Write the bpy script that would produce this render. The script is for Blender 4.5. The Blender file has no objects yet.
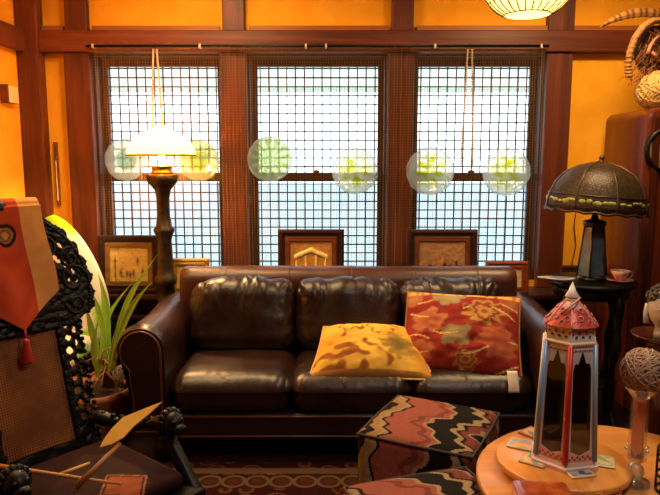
import bpy, math, random
from mathutils import Vector, Matrix, noise
sin, cos, pi, tan = math.sin, math.cos, math.pi, math.tan
R = math.radians
C = bpy.context.scene.collection
scene = bpy.context.scene

# ------------------------------------------------------------------ camera, world, lights
CAM = Vector((0.0, 0.0, 1.48)); PITCH = R(7.78); F = 640.0
cam_d = bpy.data.cameras.new('camera'); cam_d.sensor_width = 36.0; cam_d.lens = F / 660.0 * 36.0
cam = bpy.data.objects.new('camera', cam_d); C.objects.link(cam)
cam.location = CAM; cam.rotation_euler = (R(90) - PITCH, 0, 0)
cam_d.clip_start = 0.02
scene.camera = cam
scene.cycles.transparent_max_bounces = 24

world = bpy.data.worlds.new('overcast_sky'); scene.world = world; world.use_nodes = True
bg = world.node_tree.nodes['Background']
bg.inputs[0].default_value = (0.80, 0.93, 1.0, 1); bg.inputs[1].default_value = 2.7

def lamp(name, kind, loc, power, col, size=0.05, rot=(0, 0, 0)):
    d = bpy.data.lights.new(name, kind); d.energy = power; d.color = col
    if kind == 'AREA': d.size = size
    else: d.shadow_soft_size = size
    o = bpy.data.objects.new(name, d); C.objects.link(o); o.location = loc; o.rotation_euler = rot
    return o
lamp('ceiling_fill_light', 'AREA', (1.0, 1.0, 2.70), 14, (1.0, 0.88, 0.74), 0.4)  # unseen overhead fill, strengthened to brighten the table and lantern
lamp('ceiling_fill_light', 'AREA', (-1.25, 2.45, 2.70), 14, (1.0, 0.66, 0.34), 0.5)  # added fill for the left side and carved chair, no fitting behind it
lamp('ceiling_fill_light', 'AREA', (-0.7, 3.25, 2.72), 20, (1.0, 0.70, 0.34), 0.35)  # added wash that brightens the left of the back wall
lamp('ceiling_fill_light', 'AREA', (1.35, 3.1, 2.72), 26, (1.0, 0.70, 0.34), 0.35)  # added wash that brightens the right of the back wall

vs = scene.view_settings
vs.view_transform = 'Standard'; vs.look = 'None'; vs.gamma = 1.0; vs.use_curve_mapping = False
vs.exposure = 0.75

# ------------------------------------------------------------------ helpers
def W(px, py, D):
    """point where the sight line of a photo pixel meets the plane y = D"""
    u = (px - 330) / F; v = (247.5 - py) / F
    d = Vector((u, cos(PITCH) + v * sin(PITCH), -sin(PITCH) + v * cos(PITCH)))
    return CAM + d * (D / d.y)
def WZ(px, py, z):
    u = (px - 330) / F; v = (247.5 - py) / F
    d = Vector((u, cos(PITCH) + v * sin(PITCH), -sin(PITCH) + v * cos(PITCH)))
    return CAM + d * ((z - CAM.z) / d.z)
def S(h):
    h = h.lstrip('#'); o = []
    for i in (0, 2, 4):
        c = int(h[i:i + 2], 16) / 255
        o.append(c / 12.92 if c <= .04045 else ((c + .055) / 1.055) ** 2.4)
    return (o[0], o[1], o[2], 1.0)
def mix(a, b, t): return tuple(a[i] + (b[i] - a[i]) * t for i in range(4))
def sstep(a, b, x):
    t = min(1, max(0, (x - a) / (b - a))); return t * t * (3 - 2 * t)

class Nodes:
    def __init__(self, name):
        self.m = bpy.data.materials.new(name); self.m.use_nodes = True
        self.t = self.m.node_tree; self.b = self.t.nodes['Principled BSDF']; self.out = self.t.nodes['Material Output']
    def n(self, typ, **kw):
        x = self.t.nodes.new(typ)
        for k, v in kw.items(): setattr(x, k, v)
        return x
    def l(self, a, b): self.t.links.new(a, b)
    def math(self, op, a, b=None, c=None):
        x = self.n('ShaderNodeMath', operation=op)
        for i, v in enumerate((a, b, c)):
            if v is None: continue
            if isinstance(v, (int, float)): x.inputs[i].default_value = v
            else: self.l(v, x.inputs[i])
        return x.outputs[0]
    def ramp(self, fac, stops, interp='LINEAR'):
        x = self.n('ShaderNodeValToRGB'); r = x.color_ramp; r.interpolation = interp
        while len(r.elements) < len(stops): r.elements.new(0.5)
        for e, (p, c) in zip(r.elements, stops): e.position = p; e.color = c
        self.l(fac, x.inputs[0]); return x.outputs[0]
    def coord(self): return self.n('ShaderNodeTexCoord').outputs['Object']
    def noise(self, scale, detail=3, vec=None, stretch=None, dist=0.0):
        x = self.n('ShaderNodeTexNoise'); x.inputs['Scale'].default_value = scale; x.inputs['Detail'].default_value = detail
        x.inputs['Distortion'].default_value = dist
        v = vec or self.coord()
        if stretch:
            mp = self.n('ShaderNodeMapping'); mp.inputs['Scale'].default_value = stretch; self.l(v, mp.inputs[0]); v = mp.outputs[0]
        self.l(v, x.inputs['Vector']); return x.outputs[0]
    def bump(self, h, strength=.3, dist=.01):
        x = self.n('ShaderNodeBump'); x.inputs['Strength'].default_value = strength; x.inputs['Distance'].default_value = dist
        self.l(h, x.inputs['Height']); self.l(x.outputs[0], self.b.inputs['Normal'])
    def set(self, rough=.5, metal=0., spec=None, color=None, coat=0., trans=0., ior=None):
        b = self.b.inputs
        b['Roughness'].default_value = rough; b['Metallic'].default_value = metal
        if spec is not None: b['Specular IOR Level'].default_value = spec
        if color is not None:
            if isinstance(color, tuple): b['Base Color'].default_value = color
            else: self.l(color, b['Base Color'])
        b['Coat Weight'].default_value = coat; b['Transmission Weight'].default_value = trans
        if ior: b['IOR'].default_value = ior
        return self.m

def plain(name, c, rough=.5, metal=0., var=.15, scale=12, bump=0., spec=None, coat=0., stretch=None):
    N = Nodes(name); a = S(c); nz = N.noise(scale, 4, stretch=stretch)
    lo = tuple(x * (1 - var) for x in a[:3]) + (1,); hi = tuple(min(1, x * (1 + var)) for x in a[:3]) + (1,)
    col = N.ramp(nz, [(.3, lo), (.7, hi)])
    if bump: N.bump(N.noise(scale * 3, 4, stretch=stretch), bump, .004)
    return N.set(rough, metal, spec, col, coat)
def wood(name, c1, c2, rough=.42, along='z', scale=5, coat=.0, spec=.3):
    N = Nodes(name)
    st = {'x': (.12, 2.2, 2.2), 'y': (2.2, .12, 2.2), 'z': (2.2, 2.2, .12)}[along]
    g = N.noise(scale, 6, stretch=st, dist=1.2); f = N.noise(scale * 9, 4, stretch=st)
    t = N.math('ADD', N.math('MULTIPLY', g, .7), N.math('MULTIPLY', f, .3))
    N.bump(f, .12, .003)
    return N.set(rough, 0, spec, N.ramp(t, [(.32, S(c1)), (.68, S(c2))]), coat)
def vcol(name, rough=.6, metal=0., spec=.3, bump=0., bscale=120, coat=0.):
    N = Nodes(name); a = N.n('ShaderNodeAttribute', attribute_name='Col')
    if bump: N.bump(N.noise(bscale, 3), bump, .003)
    return N.set(rough, metal, spec, a.outputs['Color'], coat)
def clear(name, tint, rough=.05, gloss=.12, opacity=0., body=(1, 1, 1, 1), attr=False):
    """thin glass: transparent with a little gloss and a translucent body"""
    N = Nodes(name); tr = N.n('ShaderNodeBsdfTransparent'); tr.inputs[0].default_value = tint
    tl = N.n('ShaderNodeBsdfTranslucent'); tl.inputs[0].default_value = body
    gl = N.n('ShaderNodeBsdfGlossy'); gl.inputs['Roughness'].default_value = rough
    m1 = N.n('ShaderNodeMixShader'); m1.inputs[0].default_value = opacity
    if attr:
        a = N.n('ShaderNodeAttribute', attribute_name='Col'); N.l(a.outputs['Color'], tl.inputs[0]); N.l(a.outputs['Color'], tr.inputs[0])
    N.l(tr.outputs[0], m1.inputs[1]); N.l(tl.outputs[0], m1.inputs[2])
    fr = N.n('ShaderNodeLayerWeight'); fr.inputs[0].default_value = .25
    k = N.math('MULTIPLY_ADD', fr.outputs['Facing'], gloss * 3, gloss * .3)
    m2 = N.n('ShaderNodeMixShader'); N.l(k, m2.inputs[0]); N.l(m1.outputs[0], m2.inputs[1]); N.l(gl.outputs[0], m2.inputs[2])
    N.l(m2.outputs[0], N.out.inputs[0]); return N.m
def glow_shade(name, c, glow=None, strength=0., opacity=.75):
    """lamp glass / paper that passes light"""
    N = Nodes(name); tl = N.n('ShaderNodeBsdfTranslucent'); tl.inputs[0].default_value = S(c)
    df = N.n('ShaderNodeBsdfDiffuse'); df.inputs[0].default_value = S(c)
    m1 = N.n('ShaderNodeMixShader'); m1.inputs[0].default_value = opacity
    N.l(df.outputs[0], m1.inputs[1]); N.l(tl.outputs[0], m1.inputs[2])
    N.l(m1.outputs[0], N.out.inputs[0]); return N.m
def emit(name, c, s):
    N = Nodes(name); N.b.inputs['Emission Color'].default_value = c; N.b.inputs['Emission Strength'].default_value = s
    return N.set(.4, color=c)

class MB:
    def __init__(self): self.v = []; self.f = []; self.fm = []; self.fs = []; self.c = []
    def add(self, vs, fs, mi=0, smooth=True, cols=None, M=None):
        b = len(self.v)
        for i, p in enumerate(vs):
            p = Vector(p); self.v.append(M @ p if M is not None else p)
            self.c.append(cols[i] if cols else (1, 1, 1, 1))
        for f in fs:
            self.f.append([b + i for i in f]); self.fm.append(mi); self.fs.append(smooth)
        return self
    def box(self, c, s, M=None, mi=0, col=None):
        x, y, z = (k / 2 for k in s); c = Vector(c)
        vs = [c + Vector((a * x, b * y, d * z)) for a in (-1, 1) for b in (-1, 1) for d in (-1, 1)]
        fs = [(0, 1, 3, 2), (4, 6, 7, 5), (0, 4, 5, 1), (2, 3, 7, 6), (0, 2, 6, 4), (1, 5, 7, 3)]
        return self.add(vs, fs, mi, False, [col] * 8 if col else None, M)
    def box2(self, a, b, M=None, mi=0, col=None):
        a = Vector(a); b = Vector(b); return self.box((a + b) / 2, [abs(k) for k in (b - a)], M, mi, col)
    def tube(self, pts, rad, n=8, closed=False, mi=0, M=None, col=None, flat=1.0):
        pts = [Vector(p) for p in pts]; m = len(pts)
        rs = rad if isinstance(rad, (list, tuple)) else [rad] * m
        vs = []; nrm = None
        for i, p in enumerate(pts):
            if closed: t = pts[(i + 1) % m] - pts[i - 1]
            else: t = pts[min(i + 1, m - 1)] - pts[max(i - 1, 0)]
            t = t.normalized() if t.length > 1e-9 else Vector((0, 0, 1))
            if nrm is None: nrm = t.orthogonal().normalized()
            nrm = (nrm - t * nrm.dot(t)); nrm = nrm.normalized() if nrm.length > 1e-6 else t.orthogonal().normalized()
            bi = t.cross(nrm)
            for k in range(n):
                a = 2 * pi * k / n; vs.append(p + (nrm * cos(a) + bi * sin(a) * flat) * rs[i])
        fs = []
        for i in range(m if closed else m - 1):
            j = (i + 1) % m
            for k in range(n): q = (k + 1) % n; fs.append((i * n + k, i * n + q, j * n + q, j * n + k))
        if not closed: fs += [tuple(range(n))[::-1], tuple((m - 1) * n + k for k in range(n))]
        return self.add(vs, fs, mi, True, [col] * len(vs) if col else None, M)
    def lathe(self, prof, n=32, c=(0, 0, 0), M=None, mi=0, cap=True, colf=None, smooth=True, wob=None):
        vs = []; cols = []; c = Vector(c)
        for r, z in prof:
            for k in range(n):
                a = 2 * pi * k / n; q = r * (wob(a, z) if wob else 1)
                vs.append(c + Vector((q * cos(a), q * sin(a), z)))
                if colf: cols.append(colf(r, z, a))
        fs = []
        for i in range(len(prof) - 1):
            for k in range(n): q = (k + 1) % n; fs.append((i * n + k, i * n + q, (i + 1) * n + q, (i + 1) * n + k))
        if cap:
            if prof[0][0] > 1e-5: fs.append(tuple(range(n))[::-1])
            if prof[-1][0] > 1e-5: fs.append(tuple((len(prof) - 1) * n + k for k in range(n)))
        return self.add(vs, fs, mi, smooth, cols or None, M)
    def ball(self, c, r, n=12, s=(1, 1, 1), mi=0, M=None, col=None):
        prof = [(max(1e-6, sin(pi * i / n)) , -cos(pi * i / n)) for i in range(n + 1)]
        T = Matrix.Translation(Vector(c)) @ Matrix.Diagonal((r * s[0], r * s[1], r * s[2], 1))
        if M is not None: T = M @ T
        return self.lathe(prof, n * 2, M=T, mi=mi, cap=False, colf=(lambda *a: col) if col else None)
    def surf(self, fn, nu, nv, cu=False, cv=False, mi=0, M=None, colf=None):
        vs = []; cols = []
        for j in range(nv):
            for i in range(nu):
                u = i / (nu if cu else nu - 1); v = j / (nv if cv else nv - 1)
                vs.append(fn(u, v))
                if colf: cols.append(colf(u, v))
        fs = []
        for j in range(nv if cv else nv - 1):
            for i in range(nu if cu else nu - 1):
                a = j * nu + i; b = j * nu + (i + 1) % nu; d = ((j + 1) % nv) * nu + i; e = ((j + 1) % nv) * nu + (i + 1) % nu
                fs.append((a, b, e, d))
        return self.add(vs, fs, mi, True, cols or None, M)
    def prism(self, poly, h, M=None, mi=0, col=None):
        """closed polygon in local xy, extruded along local z by h"""
        n = len(poly); vs = [(x, y, 0) for x, y in poly] + [(x, y, h) for x, y in poly]
        fs = [tuple(range(n))[::-1], tuple(range(n, 2 * n))] + [(i, (i + 1) % n, n + (i + 1) % n, n + i) for i in range(n)]
        return self.add(vs, fs, mi, False, [col] * len(vs) if col else None, M)
    def ring(self, outer, inner, h, M=None, mi=0, col=None):
        """plate between two outlines of the same length, thickness h along z"""
        n = len(outer); vs = [(x, y, z) for z in (0, h) for L in (outer, inner) for x, y in L]; fs = []
        for i in range(n):
            j = (i + 1) % n
            fs += [(i, n + i, n + j, j), (2 * n + i, 2 * n + j, 3 * n + j, 3 * n + i), (i, j, 2 * n + j, 2 * n + i), (n + i, 3 * n + i, 3 * n + j, n + j)]
        return self.add(vs, fs, mi, False, [col] * len(vs) if col else None, M)
    def rbox(self, w, d, h, r, n=10, disp=None, M=None, mi=0, colf=None):
        """box with rounded edges centred on the origin, disp(p, normal) gives an offset along the normal"""
        vs = []; idx = {}; fs = []; cols = []
        hw = Vector((w / 2, d / 2, h / 2)); inner = Vector((max(0, k - r) for k in hw))
        def vert(g):
            k = tuple(round(x * 1000) for x in g)
            if k in idx: return idx[k]
            # push grid lines toward the edges so that the rounding gets enough faces
            p = Vector([hw[a] * (sin(g[a] * pi / 2) * .55 + g[a] * .45) for a in range(3)])
            q = Vector([min(inner[a], max(-inner[a], p[a])) for a in range(3)])
            e = p - q
            nn = e.normalized() if e.length > 1e-7 else Vector((0, 0, 1))
            p2 = q + nn * r if e.length > 1e-7 else p
            if disp: p2 = p2 + nn * disp(p2, nn)
            idx[k] = len(vs); vs.append(p2)
            if colf: cols.append(colf(p2, nn))
            return idx[k]
        for ax in range(3):
            for sgn in (-1, 1):
                for i in range(n):
                    for j in range(n):
                        q = []
                        for di, dj in ((0, 0), (1, 0), (1, 1), (0, 1)):
                            g = [0, 0, 0]; g[ax] = sgn; g[(ax + 1) % 3] = -1 + 2 * (i + di) / n; g[(ax + 2) % 3] = -1 + 2 * (j + dj) / n
                            q.append(vert(g))
                        fs.append(q if sgn > 0 else q[::-1])
        return self.add(vs, fs, mi, True, cols or None, M)
    def build(self, name, mats, parent=None, world=False, loc=None, rotz=0., bevel=0., subsurf=0, solid=0., recalc=False):
        me = bpy.data.meshes.new(name); vs = self.v
        if parent is not None and world:
            rt = parent
            while rt.parent: rt = rt.parent
            inv = rt.matrix_basis.inverted(); vs = [inv @ p for p in vs]
        elif loc is not None and world:
            inv = (Matrix.Translation(Vector(loc)) @ Matrix.Rotation(rotz, 4, 'Z')).inverted(); vs = [inv @ p for p in vs]
        me.from_pydata([tuple(p) for p in vs], [], self.f)
        mats = mats if isinstance(mats, (list, tuple)) else [mats]
        for m in mats: me.materials.append(m)
        me.polygons.foreach_set('material_index', self.fm); me.polygons.foreach_set('use_smooth', self.fs)
        at = me.color_attributes.new('Col', 'FLOAT_COLOR', 'POINT')
        at.data.foreach_set('color', [k for c in self.c for k in c])
        me.update()
        o = bpy.data.objects.new(name, me); C.objects.link(o)
        if parent is not None: o.parent = parent
        elif loc is not None: o.location = loc; o.rotation_euler = (0, 0, rotz)
        if bevel:
            b = o.modifiers.new('bevel', 'BEVEL'); b.width = bevel; b.segments = 2; b.limit_method = 'ANGLE'; b.angle_limit = R(40)
        if solid:
            s = o.modifiers.new('solid', 'SOLIDIFY'); s.thickness = solid; s.offset = 0
        if subsurf:
            s = o.modifiers.new('sub', 'SUBSURF'); s.levels = subsurf; s.render_levels = subsurf
        return o

def tag(o, label, cat, group=None):
    o['label'] = label; o['category'] = cat
    if group: o['group'] = group
    return o
def thing(name, label, cat, loc=(0, 0, 0), rotz=0., group=None):
    o = bpy.data.objects.new(name, None); o.empty_display_size = .1; C.objects.link(o)
    o.location = loc; o.rotation_euler = (0, 0, rotz)
    o.matrix_basis = Matrix.Translation(Vector(loc)) @ Matrix.Rotation(rotz, 4, 'Z')
    return tag(o, label, cat, group)
def struct(o, label=None, cat=None):
    o['kind'] = 'structure'
    if label: o['label'] = label
    if cat: o['category'] = cat
    return o
def arc(c, r, a0, a1, n, ax=(1, 0, 0), ay=(0, 0, 1)):
    c = Vector(c); ax = Vector(ax); ay = Vector(ay)
    return [c + ax * (r * cos(a0 + (a1 - a0) * i / (n - 1))) + ay * (r * sin(a0 + (a1 - a0) * i / (n - 1))) for i in range(n)]
def bez(p0, p1, p2, p3, n=14):
    p0, p1, p2, p3 = map(Vector, (p0, p1, p2, p3)); o = []
    for i in range(n):
        t = i / (n - 1); s = 1 - t
        o.append(p0 * s ** 3 + p1 * 3 * s * s * t + p2 * 3 * s * t * t + p3 * t ** 3)
    return o
def nz(x, y, z=0.): return noise.noise(Vector((x, y, z)))

# ------------------------------------------------------------------ shared materials
def plaster():
    N = Nodes('ochre_plaster')
    a = N.noise(1.6, 5); b = N.noise(7, 5)
    t = N.math('ADD', N.math('MULTIPLY', a, .6), N.math('MULTIPLY', b, .4))
    N.bump(N.noise(26, 5), .22, .01)
    return N.set(.8, 0, .15, N.ramp(t, [(.33, S('E8981C')), (.5, S('F2A626')), (.68, S('FAB434'))]))
M_PLASTER = plaster()
M_POST = wood('stained_timber_upright', '3E190D', '6E331A', .45, 'z', 5)
M_BEAM = wood('stained_timber_beam', '421A0D', '74371B', .42, 'x', 5)
M_BEAMY = wood('stained_timber_side_beam', '4A1E10', '743619', .45, 'y', 5)
M_SASH = wood('dark_sash_wood', '1C0C07', '30160C', .45, 'z', 6)
M_SILL = wood('dark_sill_wood', '2C140B', '4C2414', .4, 'x', 6)
M_BLACKWOOD = plain('black_carved_wood', '0B0706', .42, 0, .3, 40, .25, .25)
M_DARKWOOD = wood('dark_polished_wood', '26100A', '4A1E10', .22, 'z', 5, .25, .45)
M_IRON = plain('black_iron', '14110F', .45, .6, .3, 60, .2)
M_BRONZE = plain('patinated_bronze', '4A3A2A', .4, .75, .35, 30, .3)
M_BRASS = plain('aged_brass', 'A9843C', .3, .9, .2, 20)
def leather(name, c, rough):
    N = Nodes(name); a = S(c); w = N.noise(3.5, 4)
    col = N.ramp(w, [(.3, tuple(x * .6 for x in a[:3]) + (1,)), (.55, a), (.75, tuple(x * 1.7 for x in a[:3]) + (1,))])
    v = N.n('ShaderNodeTexVoronoi'); v.inputs['Scale'].default_value = 160; N.l(N.coord(), v.inputs['Vector'])
    cr = N.noise(14, 5, dist=1.0)
    h = N.math('ADD', N.math('MULTIPLY', v.outputs['Distance'], .25), N.math('MULTIPLY', cr, .9))
    N.bump(h, .35, .006)
    rr = N.math('MULTIPLY_ADD', w, .18, rough - .09); N.l(rr, N.b.inputs['Roughness'])
    m = N.set(rough, 0, .5, col); N.l(rr, N.b.inputs['Roughness']); return m
M_LEATHER = leather('dark_brown_leather', '24110B', .36)
M_LEATHER_L = leather('brown_leather_roll', '452012', .38)
M_LEATHER_A = leather('arm_leather', '2C140D', .36)
M_PIPING = plain('leather_piping', '4A2A1C', .4)

# ------------------------------------------------------------------ room shell
XL, XR, YB, YF, ZC = -1.975, 2.75, 4.25, -2.6, 2.78
SILL = 0.636
b = MB(); b.box2((XL - .1, YF - .1, -.1), (XR + .1, YB + .15, 0)); 
struct(b.build('floor', wood('dark_floorboards', '20110A', '3A2012', .45, 'x', 4)))
b = MB(); b.box2((XL - .1, YF - .1, ZC), (XR + .1, YB + .15, ZC + .1)); struct(b.build('ceiling', plain('cream_ceiling', 'E8C48A', .85, 0, .05)))
b = MB(); b.box2((XL - .1, YF, 0), (XL, YB, ZC)); struct(b.build('wall_left', M_PLASTER))
b = MB(); b.box2((XR, YF, 0), (XR + .1, YB, ZC)); struct(b.build('wall_right', M_POST))  # unseen wall, dark timber chosen to cut bounced light
b = MB(); b.box2((XL, YF - .1, 0), (XR, YF, ZC)); struct(b.build('wall_front', M_POST))  # unseen wall behind the camera, kept dark to reduce fill
OPEN = [(-1.535, -.695), (-.54, .375), (.535, 1.388)]
ZB, ZT = .68, 2.165
b = MB(); yb = YB + .15
b.box2((XL - .1, YB, 0), (XR + .1, yb, ZB)); b.box2((XL - .1, YB, ZT), (XR + .1, yb, ZC))
xs = [XL - .1] + [k for o_ in OPEN for k in o_] + [XR + .1]
for i in range(0, len(xs), 2): b.box2((xs[i], YB, ZB), (xs[i + 1], yb, ZT))
struct(b.build('wall_back', M_PLASTER))
tn = [0]
def trim(a, c, mat, bevel=.006):
    tn[0] += 1; b = MB(); b.box2(a, c); return struct(b.build('trim_%d' % tn[0], mat, bevel=bevel))
BZ0, BZ1 = 2.158, 2.29
PY = 4.19
trim((XL, 4.15, 0), (-1.835, YB, ZC), M_POST)
for x0, x1 in ((-1.695, -1.53), (-.70, -.535), (.37, .535), (1.38, 1.545)):
    trim((x0, PY, SILL if x0 < 1.4 and x0 > -1.7 else 0), (x1, YB, BZ0), M_POST)
    trim((x0 + (.02 if x0 < 1 else 0), PY, BZ1), (x1 - (.005 if x0 < 1 else 0), YB, ZC), M_POST)
trim((-1.835, 4.165, BZ0), (XR, YB, BZ1), M_BEAM)
trim((XL, YF, BZ0), (XL + .06, 4.15, BZ1), M_BEAMY)
trim((-1.695, 3.97, SILL - .035), (1.555, YB, SILL), M_SILL, .008)
trim((-1.695, 4.16, SILL - .16), (1.555, YB, SILL - .035), M_SILL)
trim((-1.695, 4.20, .14), (1.555, YB, SILL - .16), M_SILL)
b = MB(); b.box2((XL, 4.21, 0), (1.555, YB, .14)); struct(b.build('baseboard_back', M_SILL, bevel=.006))
b = MB(); b.box2((XL, YF, 0), (XL + .03, 4.15, .14)); struct(b.build('baseboard_left', M_SILL, bevel=.006))

trim((1.545, 4.2, 0), (XR, YB, .78), M_SILL)
M_LIP = wood('lit_beam_lip', '8A4A22', 'A86232', .45, 'x', 6)  # lighter tone paints in the light caught on the beam's top edge
for x0, x1 in ((-1.83, -1.695), (-1.51, -.70), (-.515, .37), (.55, 1.38), (1.545, XR)): trim((x0, 4.205, BZ1), (x1, YB, BZ1 + .035), M_LIP, .003)
M_PANE = clear('window_glass', (.96, .98, 1, 1), .02, .06)
M_LEAD = plain('dark_lead_came', '241A16', .5, .3)
GRID = .059
for i, (x0, x1) in enumerate(OPEN):
    w = bpy.data.objects.new('window_%d' % (i + 1), None); C.objects.link(w); w.location = ((x0 + x1) / 2, 4.37, ZB)
    w.matrix_basis = Matrix.Translation(w.location); struct(w)
    b = MB(); y0, y1 = YB, 4.40
    for a, c in (((x0, y0, ZB), (x0 + .02, y1, ZT)), ((x1 - .02, y0, ZB), (x1, y1, ZT)), ((x0, y0, ZT - .02), (x1, y1, ZT)), ((x0, y0, ZB), (x1, y1, ZB + .02))): b.box2(a, c)
    b.build('window_frame', M_SASH, w, world=True)
    MR = W(330, 177, 4.36).z
    for nm, za, zb, yy in (('upper_sash', MR - .02, ZT - .02, 4.375), ('lower_sash', ZB + .02, MR + .02, 4.345)):
        b = MB(); s0, s1 = x0 + .02, x1 - .02; th = .03
        b.box2((s0, yy, za), (s0 + .035, yy + th, zb)); b.box2((s1 - .035, yy, za), (s1, yy + th, zb))
        b.box2((s0 + .035, yy, zb - .05), (s1 - .035, yy + th, zb)); b.box2((s0 + .035, yy, za), (s1 - .035, yy + th, za + .05))
        sh = b.build(nm, M_SASH, w, world=True)
        b = MB(); gx0, gx1 = s0 + .03, s1 - .03; ym = yy + th / 2
        n = int((gx1 - gx0) / GRID); off = ((gx1 - gx0) - n * GRID) / 2
        for k in range(n + 1):
            x = gx0 + off + k * GRID; b.box2((x - .0042, ym - .004, za + .03), (x + .0042, ym + .004, zb - .03))
        z = za + .03
        while z < zb - .03:
            b.box2((gx0, ym - .0035, z - .0042), (gx1, ym + .0035, z + .0042)); z += GRID
        b.build('lattice', M_LEAD, sh, world=True)
        b = MB(); b.box2((gx0, ym + .006, za + .03), (gx1, ym + .009, zb - .03)); b.build('pane', M_PANE, sh, world=True)
    b = MB(); xm = (x0 + x1) / 2 - .01
    b.box2((xm - .025, 4.33, MR + .02), (xm + .025, 4.37, MR + .03)); b.ball((xm, 4.345, MR + .036), .018, 8, (1.3, 1, .7))
    b.build('latch', M_BRONZE, w, world=True)

# outside the windows
b = MB(); b.box2((-12, 4.6, -.75), (12, 20, -.7)); struct(b.build('ground', plain('pale_gravel_ground', 'B8BFA8', .9)))
b = MB(); b.box2((-9, 9.6, -.7), (9, 9.7, 1.12)); struct(b.build('wall_garden', plain('white_garden_wall', 'B4C2CC', .8, 0, .05)))
b = MB(); b.box2((-3.2, 7.6, 2.33), (2.6, 8.3, 2.46)); b.box2((-3.1, 7.7, -.7), (-2.95, 7.85, 2.33)); b.box2((2.4, 7.7, -.7), (2.55, 7.85, 2.33))
b.box2((-3.2, 8.2, 2.46), (2.6, 8.3, 2.9))
struct(b.build('porch_beam', plain('grey_green_porch_paint', 'C4D2C8', .8, 0, .05)), 'pale grey green porch beam outside the windows')

# ------------------------------------------------------------------ curtain rod and net curtains
RY, RZ = 4.125, W(330, 46, 4.125).z
rod = thing('curtain_rod', 'long thin dark curtain rod above the three windows', 'curtain rod', (-.05, RY, RZ))
b = MB(); b.tube([W(86, 46, RY), W(549, 46, RY)], .009, 8); b.build('rod', M_IRON, rod, world=True)
for px in (93, 200, 306, 326, 435, 541):
    p = W(px, 46, RY); b = MB(); b.box2((p.x - .006, RY - .014, RZ - .012), (p.x + .006, RY + .045, RZ + .012))
    b.build('bracket', plain('pale_hook', 'C8B496', .4, .3), rod, world=True)
def netmat():
    N = Nodes('brown_net'); tc = N.n('ShaderNodeUVMap')
    sp = N.n('ShaderNodeSeparateXYZ'); N.l(N.coord(), sp.inputs[0])
    P = .0165
    fx = N.math('LESS_THAN', N.math('FRACT', N.math('DIVIDE', sp.outputs[0], P)), .12)
    fz = N.math('LESS_THAN', N.math('FRACT', N.math('DIVIDE', sp.outputs[2], P)), .10)
    k = N.math('MAXIMUM', fx, fz)
    tr = N.n('ShaderNodeBsdfTransparent'); mx = N.n('ShaderNodeMixShader')
    N.l(k, mx.inputs[0]); N.l(tr.outputs[0], mx.inputs[1]); N.l(N.b.outputs[0], mx.inputs[2]); N.l(mx.outputs[0], N.out.inputs[0])
    return N.set(.7, 0, .1, S('7A5638'))
M_NET = netmat()
def curtain(pa, pb, label, gathers):
    xa, xb = W(pa, 46, RY).x, W(pb, 46, RY).x; xm = (xa + xb) / 2
    zb_ = SILL + .03
    def fn(u, v):
        z = RZ - v * (RZ - zb_); x = xa + (xb - xa) * u
        amp = .004 + sum(.012 * math.exp(-((x - g) / .07) ** 2) for g in gathers)
        return Vector((x + .012 * v * sin(x * 9), RY + amp * sin(x * 260 + .6 * sin(z * 5)) + .004 * sin(z * 7 + x * 6), z))
    b = MB(); b.surf(fn, 150, 16)
    o = b.build('net_curtain', M_NET, loc=(xm, RY, RZ), world=True); tag(o, label, 'curtain', 'net curtains at the windows')
curtain(90, 236, 'sheer brown net curtain at the window behind the floor lamp', (-1.55, -.63))
curtain(237, 399, 'sheer brown net curtain at the middle window', (-.6, .45))
curtain(400, 546, 'sheer brown net curtain at the window beside the bronze dome lamp', (.47, 1.4))

# strands hanging in the windows
M_CHAIN = plain('pale_bead', 'B8A078', .35, .4)
for px, y1, sp, lab in ((155, 128, 5, 'pair of pale bead chains hanging down to the floor lamp shade'), (470, 166, 6, 'slim beaded strands hanging in the window above the red pillow')):
    p = W(px, 50, 4.095); q = W(px, y1, 4.095); r = thing('hanging_chain', lab, 'chain', (p.x, p.y, q.z))
    for s in (-1, 1):
        b = MB(); n = 46
        for k in range(n):
            t = k / (n - 1); b.ball((p.x + s * sp * .0064 * (.35 + .65 * t), 4.095, p.z + (q.z - p.z) * t), .0078, 4)
        b.tube([(p.x + s * sp * .0064 * .35, 4.095, p.z), (p.x + s * sp * .0064, 4.095, q.z)], .002, 5)
        b.build('strand', M_CHAIN, r, world=True)
    b = MB(); b.tube([(p.x - sp * .0064 * .4, 4.095, p.z), (p.x, 4.1, RZ + .012), (p.x + sp * .0064 * .4, 4.095, p.z)], .003, 5); b.build('hook', M_IRON, r, world=True)

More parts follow.
